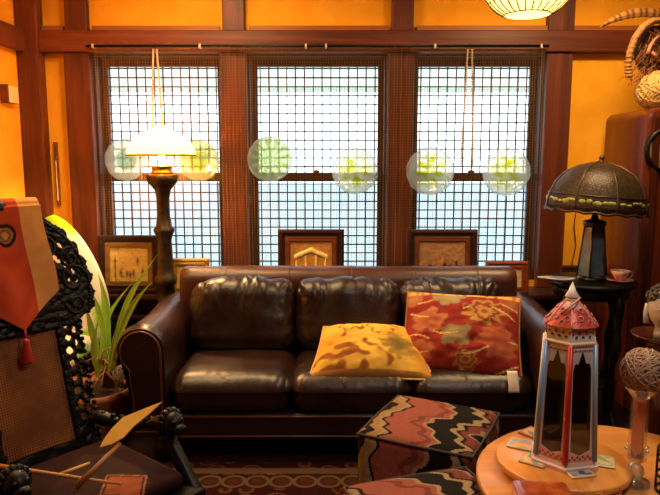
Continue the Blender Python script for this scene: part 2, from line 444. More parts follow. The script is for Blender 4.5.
# ------------------------------------------------------------------ glass plates hanging on the windows
M_PLATE = clear('pressed_glass', (1, 1, 1, 1), .08, .07, .42, attr=True)
YPL = 4.085
plates = [
    (126, 160, 20, 'dull grey', 'clear pressed glass plate hung left of the glowing floor lamp shade'),
    (199, 161, 20, 'yel', 'yellowish pressed glass plate hung right of the glowing floor lamp shade'),
    (270, 159, 22, 'milk', 'pale milky green glass plate on the left side of the middle window'),
    (355, 171, 22, 'spot', 'clear glass plate with yellow centre on the right side of the middle window'),
    (430, 171, 23, 'spot', 'clear glass plate left of the latch in the window above the red pillow'),
    (506, 172, 23, 'spot', 'clear scalloped glass plate right of the latch, nearest the bronze dome lamp')]
for i, (px, py, rp, kind, lab) in enumerate(plates):
    c = W(px, py, YPL); r = rp * .00645; o = thing('glass_plate', lab, 'plate', (c.x, YPL, c.z - r), 0, 'glass plates hung across the windows')
    def colf(rr, z, a, kind=kind, r=r):
        t = rr / r; w = S('FFF8E6')
        if kind == 'milk': return mix(S('D6DC9A'), S('EEF2DC'), .5 + .5 * sin(a * 12) * sstep(.2, .6, t)) if t < .92 else S('E8ECD8')
        if kind == 'yel': return mix(S('DDD884'), S('ECEBC0'), sstep(.35, .7, t))
        if kind == 'dull grey': return mix(S('CCD0B4'), S('F4F0DC'), sstep(.4, .6, t)) if t < .9 else S('E8E8DC')
        k = sstep(-.25, .3, nz(rr * 16 * cos(a) + px, rr * 34 * sin(a))) * (1 - sstep(.45, .72, t)); return mix(w, S('E4E24A'), min(1, k)) if t < .9 else S('F0F0E8')
    prof = [(.0001, .012), (r * .25, .012), (r * .45, .011), (r * .55, .005), (r * .62, .0), (r * .8, -.006), (r * .93, -.011), (r, -.016), (r * 1.005, -.012), (r * .93, -.006), (r * .8, -.001), (r * .6, .006), (r * .45, .016), (.0001, .017)]
    Mx = Matrix.Translation(c) @ Matrix.Rotation(R(90), 4, 'X').inverted() @ Matrix.Rotation(0, 4, 'Z')
    Mx = Matrix.Translation(c) @ Matrix.Rotation(R(-90), 4, 'X')
    wob = (lambda a, z: 1 + .025 * abs(sin(a * 7))) if kind in ('spot', 'dull grey') else (lambda a, z: 1 + .008 * sin(a * 16))
    b = MB(); b.lathe(prof, 84, M=Mx, cap=False, colf=colf, wob=wob); b.build('plate', M_PLATE, o, world=True)
    b = MB(); b.tube([(c.x, YPL + .0, c.z + r * 1.0), (c.x, RY - .02, c.z + r + .12), (c.x, RY - .012, RZ)], .0008, 4); b.build('hanging_wire', M_IRON, o, world=True)

# ------------------------------------------------------------------ framed reliefs on the sill
def picture(px0, px1, py0, y, label, fmat, imat, kind, lean=.03, fw=.062, dep=.022):
    a = W(px0, 262, y).x; c = W(px1, 262, y).x; w = c - a; h = W(330, py0, y + lean).z - SILL
    r = thing('picture_frame', label, 'picture', ((a + c) / 2, y, SILL), 0, 'framed relief pictures on the window sill')
    T = Matrix.Rotation(-math.atan2(lean, h), 4, 'X') @ Matrix.Rotation(R(90), 4, 'X') # local xy plane -> facing viewer
    def rect(m, x=0): return [(-w / 2 + m, m), (w / 2 - m, m), (w / 2 - m, h - m), (-w / 2 + m, h - m)]
    b = MB(); b.ring(rect(0), rect(fw * .8), dep, T); b.ring(rect(.008), rect(fw * .45), dep + .008, T); b.build('frame', fmat, r, bevel=.004)
    b = MB(); b.ring(rect(fw * .76), rect(fw * 1.25), dep + .004, T); b.build('inner_frame', imat, r, bevel=.003)
    m = fw * 1.15; iw, ih = w - 2 * m, h - 2 * m
    seed = px0 * 1.37
    def hgt(u, v):
        k = 0.
        if kind == 'tree':
            k += .5 * max(0, nz(u * 9 + seed, v * 9)) * (1 - sstep(.25, .5, u)) + .8 * max(0, 1 - abs(u - .16) / .03) * (v < .75)
            for i, (cx, cy) in enumerate(((.45, .25), .5 and (.53, .22), (.62, .27), (.72, .6), (.85, .3), (.3, .28))):
                k += .9 * math.exp(-(((u - cx) / .035) ** 2 + ((v - cy) / .11) ** 2))
        elif kind == 'temple':
            roof = .82 - abs(u - .5) * .45
            if abs(u - .5) < .38 and roof - .1 < v < roof: k += .9
            for cx in (.16, .38, .62, .84):
                if abs(u - cx) < .02 and v < .62: k += .6
            for i in range(9):
                cx = .08 + i * .105; k += .9 * math.exp(-(((u - cx) / .035) ** 2 + ((v - .2 - .05 * (i % 2)) / .13) ** 2))
        elif kind == 'boats':
            for cx, cy, s in ((.25, .35, 1), (.34, .3, .8), (.55, .4, .9), (.68, .36, .7), (.8, .45, .6)):
                k += math.exp(-(((u - cx) / (.05 * s)) ** 2 + ((v - cy) / (.15 * s)) ** 2))
            k += .3 * max(0, nz(u * 6 + seed, v * 5))
        else:
            k += .6 * max(0, nz(u * 5 + seed, v * 5)) + (.8 if abs(u - .35) < .14 and abs(v - .5) < .25 else 0)
        return min(1, k + .22 * nz(u * 16, v * 16, seed) + .12 * nz(u * 30, v * 30, seed))
    cols = {'tree': ('DCBA62', '4A3412'), 'temple': ('B07A34', 'F0D088'), 'boats': ('A87850', '2A1810'), 'mini': ('C8A878', '3C3630'), 'gilt': ('D8B45A', 'B48A30')}[kind]
    c1, c2 = S(cols[0]), S(cols[1])
    b = MB(); b.surf(lambda u, v: Vector((-iw / 2 + iw * u, m + ih * v, dep - .006 + .007 * hgt(u, v))), 80, 48, M=T,
                     colf=lambda u, v: mix(c1, c2, max(0, min(1, hgt(u, v)))))
    b.build('artwork', vcol('art_%s' % kind, .45, .25, .4), r)
    b = MB(); b.box2((-w / 2 + .01, .01, 0), (w / 2 - .01, h - .01, .006), T); b.build('backing', M_SILL, r)
FD = wood('dark_frame_wood', '1E0E08', '3A1C10', .35, 'x', 8); FI = wood('gilt_brown_frame', '6A4A20', '8E6A30', .35, 'x', 8)
FG = plain('gilt_frame', 'C89C3C', .35, .6, .2, 30); FR = wood('red_brown_frame', '5A2410', '8A3E18', .35, 'x', 8); FB = wood('brown_inner_frame', '4A2412', '6E3A1E', .35, 'x', 8)
picture(98, 160, 235, 4.03, 'dark framed gold relief with a tree and figures, left of the floor lamp pole', FD, FI, 'tree')
picture(170, 209, 258, 4.0, 'small gilt framed picture between the floor lamp pole and the sofa', FG, FG, 'gilt', .025, .035)
picture(278, 344, 229, 4.03, 'dark framed gold relief of a temple roof and figures, in the middle window', FD, FB, 'temple')
picture(407, 477, 229, 4.03, 'dark framed brown relief with small black boats, behind the red pillow end of sofa', FD, FB, 'boats')
picture(486, 529, 261, 4.0, 'small red brown framed picture at the right end of the sill', FR, FR, 'mini', .025, .036)

# ------------------------------------------------------------------ radiator below the sill
r = thing('radiator', 'dark ribbed radiator under the window sill behind the potted plant', 'radiator', (-1.05, 4.12, 0))
b = MB()
for k in range(26):
    x = -1.5 + k * .04; b.box2((x, 4.06, .1), (x + .022, 4.15, .46))
b.build('fins', plain('dark_radiator_paint', '1C1410', .4, .3), r, world=True, bevel=.006)
b = MB(); b.box2((-1.52, 4.04, .46), (-.46, 4.155, .485)); b.build('top', M_SILL, r, world=True, bevel=.004)
for x in (-1.45, -.55):
    b = MB(); b.box2((x, 4.07, 0), (x + .05, 4.14, .1)); b.build('foot', M_IRON, r, world=True)

# ------------------------------------------------------------------ items on the plaster
p = W(59, 205, 4.24); q = W(59, 142, 4.24)
r = thing('wall_rule', 'narrow wooden rule hanging on orange plaster between the corner posts', 'wall ornament', (p.x, 4.25, p.z))
b = MB(); b.box2((p.x - .012, 4.232, p.z), (p.x + .012, 4.25, q.z)); b.build('board', wood('thin_brown_wood', '5A2A14', '8A4A24', .4), r, world=True, bevel=.003)
b = MB(); b.box2((p.x - .004, 4.229, p.z + .03), (p.x + .004, 4.233, q.z - .12)); b.build('strip', plain('pale_strip', 'D8B888', .4), r, world=True)
xw = XL; ya = 4.15 * 330 / 330
pa = [(-330 + k) for k in (5, 20)]
D5 = XL / ((5 - 330) / F) ; D18 = XL / ((19 - 330) / F)
za = W(5, 103, 3.98).z; zb2 = W(5, 86, 3.98).z
r = thing('wall_box', 'small pale box with a brown wooden side on the left wall', 'wall box', (XL, 4.0, za))
b = MB(); b.box2((XL, 3.93, za), (XL + .045, 4.06, zb2)); b.build('case', plain('pale_box', 'E8C890', .6), r, world=True, bevel=.004)
b = MB(); b.box2((XL, 3.915, za - .005), (XL + .05, 3.93, zb2 + .005)); b.build('side_board', M_POST, r, world=True, bevel=.003)

# ------------------------------------------------------------------ sofa
SX = .105
sofa = thing('leather_sofa', 'dark brown three seat leather sofa with rolled arms and back under the windows', 'sofa', (SX, 3.3, 0))
YA, YE = 2.95, 3.72
b = MB(); b.rbox(2.02, .70, .13, .025, 8, M=Matrix.Translation((SX, 3.32, .195))); b.build('base', M_LEATHER, sofa, world=True)
b = MB()
for z in (.245, .145): b.tube([(SX - .93, 2.966, z), (SX + .93, 2.966, z)], .006, 6)
b.build('piping', M_PIPING, sofa, world=True)
def arm(s):
    ro = .118; cx, cz = 1.01, .585; pts = []
    def ang(a): return (cx + ro * cos(a), cz + ro * sin(a))
    pts = [(.89, .14)] + [(.892, .3), (.892, .5)] + [ang(R(180 - k * 15)) for k in range(0, 17)] + [(1.075, .49), (1.06, .3), (1.055, .14)]
    n = len(pts); ny = 22
    def fn(u, v):
        i = round(u * n) % n; x, z = pts[i]
        y = YA + (YE - YA) * v
        e = min(1, v / .045); rr = .94 + .06 * sin(min(1, e) * pi / 2)
        mx, mz = .96, .48
        dip = -.02 * sin(v * pi) if z > .5 else 0
        wr = .004 * nz(x * 6 * s, y * 9, z * 7)
        return Vector((SX + s * (mx + (x - mx) * rr + wr), y - (0 if v > 0 else 0), mz + (z - mz) * rr + dip + wr))
    b = MB(); vs = []
    b.surf(fn, n, ny, cu=True)
    b.add([fn(i / n, 0) for i in range(n)], [tuple(range(n)) if s < 0 else tuple(range(n))[::-1]], smooth=False)
    b.add([fn(i / n, 1) for i in range(n)], [tuple(range(n)) if s > 0 else tuple(range(n))[::-1]], smooth=False)
    o = b.build('armrest', M_LEATHER_A, sofa, world=True)
    # front facing panel with scroll and piping
    b = MB(); fp = []
    for (x, z) in pts: fp.append((SX + s * (.98 + (x - .98) * .80), .48 + (z - .48) * .88))
    Mx = Matrix.Translation((0, YA + .012, 0)) @ Matrix.Rotation(R(90), 4, 'X')
    b.prism(fp, .026, Mx); b.build('front_panel', M_LEATHER, o, world=True, bevel=.01)
    b = MB(); b.tube([(x, YA - .012, z) for x, z in fp], .006, 6, closed=True); b.build('piping', M_PIPING, o, world=True)
arm(-1); arm(1)
# back with rolled top
ro = .085; zc = .871 - ro; pts = [(3.60, .26), (3.585, .5), (3.58, .7)]
pts += [(3.665 + ro * cos(R(190 - k * 15)), zc + ro * sin(R(190 - k * 15))) for k in range(0, 18)] + [(3.73, .6), (3.73, .15)]
n = len(pts)
def backfn(u, v):
    i = round(u * n) % n; y, z = pts[i]; t = v * 2 - 1
    e = min(1, (1 - abs(t)) / .05); rr = .80 + .20 * math.sqrt(max(0, 1 - (1 - e) ** 2))
    if z > .6: y = 3.665 + (y - 3.665) * rr; z = .78 + (z - .78) * rr
    x = SX + t * .965
    return Vector((x, y, z + .004 * nz(x * 5, y * 5)))
b = MB(); b.surf(backfn, n, 60, cu=True)
for v in (0, 1): b.add([backfn(i / n, v) for i in range(n)], [tuple(range(n))], smooth=False)
bk = b.build('backrest', M_LEATHER_L, sofa, world=True)
for k in (-2, -1, 0, 1, 2):
    b = MB(); x = SX + k * .36 + .02; b.tube([(x, 3.665 + (ro + .001) * cos(R(200 - q * 12)), zc + (ro + .001) * sin(R(200 - q * 12))) for q in range(12)], .003, 5)
    b.build('seam', M_PIPING, bk, world=True)
def seat_disp(p, nn):
    k = 0.
    if nn.z > .2: k += .02 * (1 - (p.x / .32) ** 2) * (1 - (p.y / .34) ** 2) + .012
    k += .005 * nz(p.x * 7, p.y * 7, p.z * 7 + 3)
    fr = sstep(-.1, -.3, p.y) ; k += fr * .010 * abs(nz(p.x * 30, p.y * 6, p.z * 5))
    k += .005 * abs(nz(p.x * 22 + 5, p.y * 15, 1.2)) * sstep(.1, .31, abs(p.x))
    return k
for i in range(3):
    cx = SX + (i - 1) * .588
    def dd(p, nn, i=i): return seat_disp(p + Vector((i * 0, 0, 0)), nn) + .003 * nz(p.x * 9 + i * 5, p.y * 9, 2)
    b = MB(); b.rbox(.58, .66, .178, .082, 44, dd, Matrix.Translation((cx, 3.285, .342))); b.build('seat_cushion', M_LEATHER, sofa, world=True)
def back_disp(i):
    def f(p, nn):
        k = .02 * (1 - (p.x / .3) ** 2)
        top = sstep(-.05, .17, p.z)
        k += top * .02 * (nz(p.x * 20 + i * 9 + 2.5 * nz(p.x * 4, p.z * 5, i), p.z * 3, i) + .5 * abs(nz(p.x * 40 + i * 5, p.z * 5, i))) * (1 if nn.y < .3 else .6)
        k += .012 * nz(p.x * 6 + i * 3, p.z * 6, i) + .008 * abs(nz(p.x * 16, p.z * 16 + i * 4, 4)) * sstep(.12, .27, abs(p.x))
        return k
    return f
for i in range(3):
    cx = SX + (i - 1) * .578 - .005
    Mx = Matrix.Translation((cx, 3.49, .625)) @ Matrix.Rotation(R(-13), 4, 'X')
    b = MB(); b.rbox(.575, .20, .38, .085, 54, back_disp(i), Mx); b.build('back_cushion', M_LEATHER, sofa, world=True)
for x in (SX - .93, SX + .93):
    for y in (3.02, 3.62):
        b = MB(); b.lathe([(.028, 0), (.035, .01), (.05, .06), (.048, .09), (.03, .11), (.04, .135)], 20, (x, y, 0)); b.build('foot', M_BLACKWOOD, sofa, world=True)

# ------------------------------------------------------------------ pillows on the sofa
def pillow(b, w, h, t, M, colf=None, n=90, seed=0, mi=0, tp=0.):
    for s in (1, -1):
        def fn(u, v):
            x, y = u * 2 - 1, v * 2 - 1
            ex = 1 - .035 * (1 - y * y); ey = 1 - .035 * (1 - x * x)
            k = max(0, (1 - abs(x) ** 2.4)) ** .6 * max(0, (1 - abs(y) ** 2.4)) ** .6
            z = (s if s > 0 else -.55) * t / 2 * k + .014 * nz(x * 3 + seed, y * 3, s) * k + .008 * nz(x * 7, y * 7 + seed, s) * k - .012 * max(0, .25 - abs(nz(x * 2.3 + seed * 3, y * 2.3, s))) * k
            return Vector((x * w / 2 * ex * (1 - tp * (y + 1) / 2), y * h / 2 * ey, z))
        b.surf(fn, n, n, M=M, colf=(lambda u, v: colf(u, v, s)) if colf else None, mi=mi)
def flower(u, v, cx, cy, r, petals, rot=0.):
    dx, dy = u - cx, v - cy; d = math.hypot(dx, dy) / r; a = math.atan2(dy, dx) + rot
    e = .70 + .28 * abs(cos(a * petals / 2)) + .28 * nz(u * 15, v * 15)
    return d / e
def red_col(u, v, s):
    base = mix(S('701812'), S('8E2A1E'), .5 + .6 * nz(u * 5, v * 5, 3))
    for cx, cy, r, pt, c1, c2 in ((.22, .55, .17, 5, '94462E', 'A87048'), (.70, .70, .22, 9, 'A87E40', '74281A'), (.38, .88, .15, 6, '98845A', '767250'), (.82, .35, .2, 6, '8A3424', 'A05A38'),
                              (.46, .38, .15, 4, '94784C', '6E6C50'), (.15, .2, .15, 6, '8C3A26', '9A6038'), (.55, .12, .13, 7, 'A0763A', '80241A'), (.95, .85, .14, 5, '9A5A36', '863020'), (.06, .86, .12, 6, '9A6E40', '8C4028')):
        f = flower(u, v, cx, cy, r, pt, cx * 5)
        if f < 1:
            st = .5 + .5 * sin(f * 16 + 3 * nz(u * 9, v * 9)); base = mix(S(c1), S(c2), st if pt > 6 else f * .8)
            if f > .9: base = mix(base, S('8A2014'), .5)
    for k in range(5):
        if abs(v - .08 - k * .2 - .1 * sin(u * 7 + k)) < .008 and nz(u * 4, k) > .05: base = S('C8A868')
    if v > .93 : base = mix(base, S('E0A848'), .8 if nz(u * 26, 2) > -.1 else .2)
    return base
def yel_col(u, v, s):
    base = mix(S('B48A24'), S('DCB44C'), .5 + .8 * nz(u * 3, v * 3, 7))
    k = nz(u * 10, v * 10, 2) - abs(v - .22) * 2.2 - abs(u - .25) * 1.2 + .38
    if k > 0: base = mix(base, S('7A3812'), min(.9, k * 4))
    f = flower(u, v, .76, .38, .2, 5, .6)
    if f < 1: base = mix(S('6E5A24'), S('A88438'), f * f)
    f = flower(u, v, .34, .8, .17, 6)
    if .8 < f < 1: base = S('8E5E18')
    f = flower(u, v, .62, .74, .17, 6, 1)
    if .82 < f < 1: base = S('9A5018')
    if u > .82: base = mix(base, S('C07428'), sstep(.82, .95, u) * .6)
    if v < .05: base = S('9A6A34')
    return base
# yellow pillow lies leaning on the back cushion
M_PFAB = vcol('printed_pillow_cloth', .75, 0, .2, .3, 300)
def pillow_thing(name, label, c, xa, ya, w, h, t, colf, seed, piping, tp=0.):
    """c centre, xa and ya unit axes of the pillow face"""
    xa = Vector(xa).normalized(); ya = Vector(ya); ya = (ya - xa * ya.dot(xa)).normalized(); za = xa.cross(ya)
    T = Matrix((xa, ya, za)).transposed().to_4x4(); T.translation = Vector(c)
    r = thing(name, label, 'pillow', c)
    b = MB(); pillow(b, w, h, t, T, colf, seed=seed, tp=tp); b.build('cover', M_PFAB, r, world=True)
    b = MB(); ring_ = []
    for k in range(96):
        q = k / 96 * 4; s_ = q % 1 * 2 - 1; side = int(q)
        x, y = ((s_, -1), (1, s_), (-s_, 1), (-1, -s_))[side]
        ex = 1 - .035 * (1 - y * y); ey = 1 - .035 * (1 - x * x); ring_.append(T @ Vector((x * w / 2 * ex * (1 - tp * (y + 1) / 2), y * h / 2 * ey, 0)))
    b.tube(ring_, .006, 6, closed=True); b.build('piping', piping, r, world=True)
    return r, T
pillow_thing('throw_pillow', 'golden yellow floral throw pillow lying on the middle seat of the sofa', W(370, 352, 3.17), (1, -.02, -.01), (.0, .92, .40), .61, .40, .22, yel_col, 2, plain('tan_piping', 'C09A5C', .7), .2)
rp, T = pillow_thing('throw_pillow', 'large red floral throw pillow standing against the right end of the sofa', W(461, 334, 3.20), (1, -.24, -.005), (-.04, .66, .74), .60, .46, .24, red_col, 5, plain('brown_piping', '8A5A3A', .7), .02)
b = MB(); p = W(512, 373, 2.94)
b.surf(lambda u, v: p + Vector((-.025 + .05 * u + .006 * v, -.008 * sin(v * 2.5) - .02 * v, .01 - .10 * v)), 6, 10)
b.build('care_tag', plain('white_tag', 'EADCCB', .8), rp, world=True, solid=.001)

# ------------------------------------------------------------------ kilim ottomans and rug
def kilim(name, off):
    N = Nodes(name); sp = N.n('ShaderNodeSeparateXYZ'); N.l(N.coord(), sp.inputs[0])
    x, y, z = sp.outputs
    yy = N.math('ADD', y, N.math('MULTIPLY', z, .6))
    tri = N.math('PINGPONG', N.math('ADD', yy, 3), .035)
    wob = N.noise(5, 2)
    big = N.math('PINGPONG', N.math('ADD', yy, 3.05), .13)
    step = N.math('SNAP', tri, .007)
    u = N.math('ADD', N.math('ADD', x, N.math('MULTIPLY', step, .9)), N.math('MULTIPLY', big, .55))
    u = N.math('ADD', u, N.math('MULTIPLY', N.math('SUBTRACT', wob, .5), .14))
    v = N.math('FRACT', N.math('DIVIDE', N.math('ADD', u, 3 + off), .60))
    blk, sal, tan_, red, oc = S('17120F'), S('8A4C40'), S('8E7A5E'), S('6E3830'), S('8E6E44')
    col = N.ramp(v, [(0, blk), (.14, tan_), (.17, blk), (.25, oc), (.32, tan_), (.36, blk), (.385, sal), (.58, red), (.62, sal), (.66, tan_), (.685, blk), (.84, tan_), (.885, blk), (.91, red), (.98, tan_)], 'CONSTANT')
    th = N.noise(60, 2, stretch=(1, 6, 1)); m = N.n('ShaderNodeMixRGB', blend_type='MULTIPLY'); m.inputs[0].default_value = .6
    N.l(col, m.inputs[1]); N.l(N.ramp(th, [(.3, (.5, .5, .5, 1)), (.7, (1, 1, 1, 1))]), m.inputs[2])
    N.bump(N.noise(180, 2, stretch=(1, 3, 1)), .4, .003)
    return N.set(.85, 0, .1, m.outputs[0])
def ottoman(cx, cy, rot, label, mat, z=.45, w=.455):
    r = thing('ottoman', label, 'ottoman', (cx, cy, .013), rot, 'patterned woven cube ottomans')
    b = MB(); b.rbox(w, w, z - .06, .035, 22, lambda p, nn: (.018 * (1 - (p.x / .23) ** 2) * (1 - (p.y / .23) ** 2) if nn.z > .4 else 0) + .003 * nz(p.x * 8, p.y * 8, p.z * 8), Matrix.Translation((0, 0, .05 + (z - .06) / 2)))
    b.build('upholstery', mat, r)
    b = MB(); k = w / 2 - .006; zz = z - .022
    b.tube([(-k, -k, zz), (0, -k - .004, zz), (k, -k, zz), (k + .004, 0, zz), (k, k, zz), (0, k + .004, zz), (-k, k, zz), (-k - .004, 0, zz)], .006, 6, closed=True)
    b.build('piping', plain('dark_braid', '2E221C', .8), r)
    for sx in (-1, 1):
        for sy in (-1, 1):
            b = MB(); b.lathe([(.018, 0), (.024, .055)], 12, (sx * (w / 2 - .05), sy * (w / 2 - .05), 0)); b.build('foot', M_BLACKWOOD, r)
ottoman(.402, 2.43, math.atan2(-.2, .4), 'black, salmon and tan woven ottoman nearer the sofa', kilim('kilim_weave', .31))
ottoman(.325, 1.81, math.atan2(.14, .43), 'black, salmon and tan woven ottoman cut off by the photo\'s bottom edge', kilim('kilim_weave_front', .35), .435)

def rugmat():
    N = Nodes('persian_rug'); sp = N.n('ShaderNodeSeparateXYZ'); N.l(N.coord(), sp.inputs[0]); x, y, z = sp.outputs
    v = N.n('ShaderNodeTexVoronoi'); v.inputs['Scale'].default_value = 9; N.l(N.coord(), v.inputs['Vector'])
    field = N.ramp(v.outputs['Distance'], [(0, S('6A4630')), (.22, S('3A1410')), (.38, S('4E3426')), (.46, S('2A0E0C')), (.8, S('4A1A14'))], 'CONSTANT')
    fx = N.math('FRACT', N.math('DIVIDE', N.math('ADD', x, 5), .11)); dx = N.math('MULTIPLY', N.math('SUBTRACT', fx, .5), .11)
    dy = N.math('SUBTRACT', y, .755)
    d = N.math('SQRT', N.math('ADD', N.math('MULTIPLY', dx, dx), N.math('MULTIPLY', dy, dy)))
    scal = N.ramp(d, [(0, S('3E2018')), (.025, S('3A1A12')), (.042, S('52402F')), (.058, S('2A1410'))], 'CONSTANT')
    inb = N.math('MULTIPLY', N.math('GREATER_THAN', y, .69), N.math('LESS_THAN', y, .82))
    m = N.n('ShaderNodeMixRGB'); N.l(inb, m.inputs[0]); N.l(field, m.inputs[1]); N.l(scal, m.inputs[2])
    edge = N.math('MULTIPLY', N.math('GREATER_THAN', y, .83), N.math('LESS_THAN', y, .885))
    m2 = N.n('ShaderNodeMixRGB'); N.l(edge, m2.inputs[0]); N.l(m.outputs[0], m2.inputs[1]); m2.inputs[2].default_value = S('4E382A')
    N.bump(N.noise(200, 2), .5, .004)
    return N.set(.95, 0, .05, m2.outputs[0])
b = MB(); b.rbox(3.2, 1.9, .014, .006, 6, M=Matrix.Translation((0, 0, .007)))
tag(b.build('rug', rugmat(), loc=(.1, 2.02, 0)), 'dark red patterned rug with a tan scalloped border in front of the sofa', 'rug')

# ------------------------------------------------------------------ floor lamp
LX, LY = W(162, 170, 3.885).x, 3.885
fl = thing('floor_lamp', 'tall bronze floor lamp with glowing glass shade behind the sofa', 'floor lamp', (LX, LY, 0))
def zy(py): return W(162, py, LY).z
K = 3.885 * .9908 / 640
b = MB(); b.lathe([(.1, 0), (.1, .02), (.085, .03), (.05, .05), (.035, .10), (9 * K, .2), (9 * K, zy(312)), (9 * K, zy(300)), (8.5 * K, zy(285)), (11 * K, zy(283)), (11.5 * K, zy(278)), (9 * K, zy(275)), (8 * K, zy(268)), (7.2 * K, zy(240)), (9 * K, zy(234)), (10.5 * K, zy(231)), (10.5 * K, zy(229)), (8 * K, zy(226)), (6.5 * K, zy(215)), (6.5 * K, zy(198)), (8 * K, zy(190)), (12 * K, zy(185)), (15 * K, zy(182)), (15.5 * K, zy(175)), (13 * K, zy(174))], 32)
b.build('column', M_BRONZE, fl)
b = MB(); b.lathe([(11 * K, zy(175)), (11 * K, zy(172)), (9.5 * K, zy(171)), (10.5 * K, zy(167)), (11 * K, zy(166)), (6 * K, zy(165.5))], 28); b.build('burner', M_BRASS, fl)
b = MB(); b.lathe([(2 * K, zy(166)), (3 * K, zy(161)), (3.6 * K, zy(157)), (2.6 * K, zy(151)), (.5 * K, zy(146))], 16)
b.build('bulb', emit('lamp_bulb', (1, .62, .25, 1), 14), fl)
b = MB(); b.lathe([(33 * K, zy(155)), (33.5 * K, zy(152)), (31 * K, zy(146)), (27 * K, zy(140)), (20 * K, zy(135)), (12 * K, zy(131.5)), (6 * K, zy(130)), (6 * K, zy(126))], 48, cap=False)
b.build('glass_shade', glow_shade('amber_opal_glass', 'EAB95E'), fl)
b = MB(); b.tube(arc((0, 0, zy(155)), 33.2 * K, 0, 2 * pi, 48, (1, 0, 0), (0, 1, 0))[:-1], .006, 8, closed=True)
for k in range(3):
    a = k * 2 * pi / 3 + .5; b.tube([(9 * K * cos(a), 9 * K * sin(a), zy(168)), (33 * K * cos(a), 33 * K * sin(a), zy(155))], .0025, 6)
b.build('shade_ring', M_BRASS, fl)
b = MB(); b.lathe([(3.2 * K, zy(160)), (5 * K, zy(150)), (3.5 * K, zy(140)), (3 * K, zy(112))], 20, cap=False); b.build('chimney', clear('lamp_chimney_glass', (1, 1, 1, 1), .03, .1), fl)
lamp('floor_lamp_light', 'POINT', (LX, LY - .0, zy(148)), 62, (1.0, .60, .24), .03)

# ------------------------------------------------------------------ pendant lantern
PX = W(528, 0, 2.6)
pc = Vector((PX.x, 2.6, 2.195)); rr_, hh = .178, .165
pl = thing('paper_lantern', 'ribbed cream paper pendant lantern hanging at the top edge', 'pendant lamp', (pc.x, pc.y, 2.0))
def lant(v):
    a = v * pi; r = rr_ * max(sin(a), 0) ** .75; z = -hh * cos(a); return r, z
prof = [lant(.12 + .76 * i / 20) for i in range(21)]
z0 = pc.z - hh * cos(.12 * pi) - 0
b = MB(); b.lathe([(.0005, prof[0][1])] + prof, 48, pc, cap=False); b.build('paper_shade', glow_shade('rice_paper', 'F0CE88', opacity=.7), pl, world=True)
b = MB()
for k in range(26):
    a = 2 * pi * k / 26; b.tube([pc + Vector(((r + .002) * cos(a), (r + .002) * sin(a), z)) for r, z in prof], .0030, 5)
for i in (0, 4, 8, 12, 16, 20):
    r, z = prof[i]; b.tube(arc(pc + Vector((0, 0, z)), r + .003, 0, 2 * pi, 48, (1, 0, 0), (0, 1, 0))[:-1], .0026, 5, closed=True)
b.build('wire_frame', plain('brown_wire', '3A200E', .5), pl, world=True)
b = MB(); b.tube([pc + Vector((0, 0, prof[-1][1] - .01)), (pc.x, pc.y, ZC)], .004, 6); b.lathe([(.05, ZC - .02), (.05, ZC)], 20, (pc.x, pc.y, 0)); b.lathe([(.03, 2.28), (.09, 2.29), (.09, 2.3)], 20, (pc.x, pc.y, 0)); b.build('cord', M_IRON, pl, world=True)
b = MB(); b.ball(pc, .03, 10); b.build('bulb', emit('lantern_bulb', (1, .8, .5, 1), 2), pl, world=True)
lamp('paper_lantern_light', 'POINT', pc, 10, (1.0, .72, .36), .06)

# ------------------------------------------------------------------ potted plant, round chair in the corner
PTX, PTY = -1.25, 3.25
pot = thing('potted_plant', 'green strap leaved plant in a terracotta bowl left of the sofa', 'plant', (PTX, PTY, 0))
b = MB(); b.lathe([(.12, 0), (.14, .02), (.19, .14), (.205, .24), (.215, .27), (.215, .30), (.2, .30), (.19, .26)], 40, cap=True); b.build('pot', plain('terracotta', '8A4A2C', .6, 0, .2, 8, .1), pot)
b = MB(); b.lathe([(.001, .27), (.1, .268), (.192, .262)], 32, cap=False, wob=lambda a, z: 1); b.build('soil', plain('dark_soil', '1C120C', .95, 0, .4, 60, .6), pot)
M_LEAF = plain('bright_leaf', '9CC848', .4, 0, .2, 6, .1); 
def leaf(root, tip, mid, w, M=M_LEAF, up=(0, -1, .3)):
    cen = bez(root, Vector(root).lerp(Vector(mid), .7), mid, tip, 22); side_up = Vector(up)
    def fn(u, v):
        i = min(21, int(round(v * 21))); p = cen[i]; t = (cen[min(21, i + 1)] - cen[max(0, i - 1)]).normalized()
        s = t.cross(side_up).normalized(); n_ = s.cross(t)
        ww = w * (.45 + .55 * sin(min(1, v * 1.3) * pi / 2)) * (1 - v ** 5) ** .8 * (1 if v < .65 else 1 - .75 * (v - .65) / .35)
        return p + s * ww * (u * 2 - 1) - n_ * ww * .35 * (1 - abs(u * 2 - 1))
    b = MB(); b.surf(fn, 7, 22); b.build('leaf', M, pot, world=True, solid=.002)
for (rx, ry), (mx_, my_), (tx, ty), dr, dt, wd in (
        ((110, 372), (122, 300), (158, 254), 3.25, 3.2, .017), ((112, 372), (124, 310), (153, 281), 3.24, 3.12, .02), ((108, 374), (108, 300), (97, 271), 3.25, 3.3, .02),
        ((106, 374), (104, 310), (82, 279), 3.25, 3.25, .017), ((104, 376), (98, 320), (134, 281), 3.26, 3.32, .014), ((103, 378), (92, 330), (84, 300), 3.24, 3.2, .02),
        ((100, 380), (90, 350), (99, 318), 3.2, 3.14, .016), ((108, 376), (114, 340), (120, 318), 3.22, 3.16, .014)):
    leaf(W(rx, ry, dr), W(tx, ty, dt), W(mx_, my_, (dr + dt) / 2), wd)
b = MB(); random.seed(8)
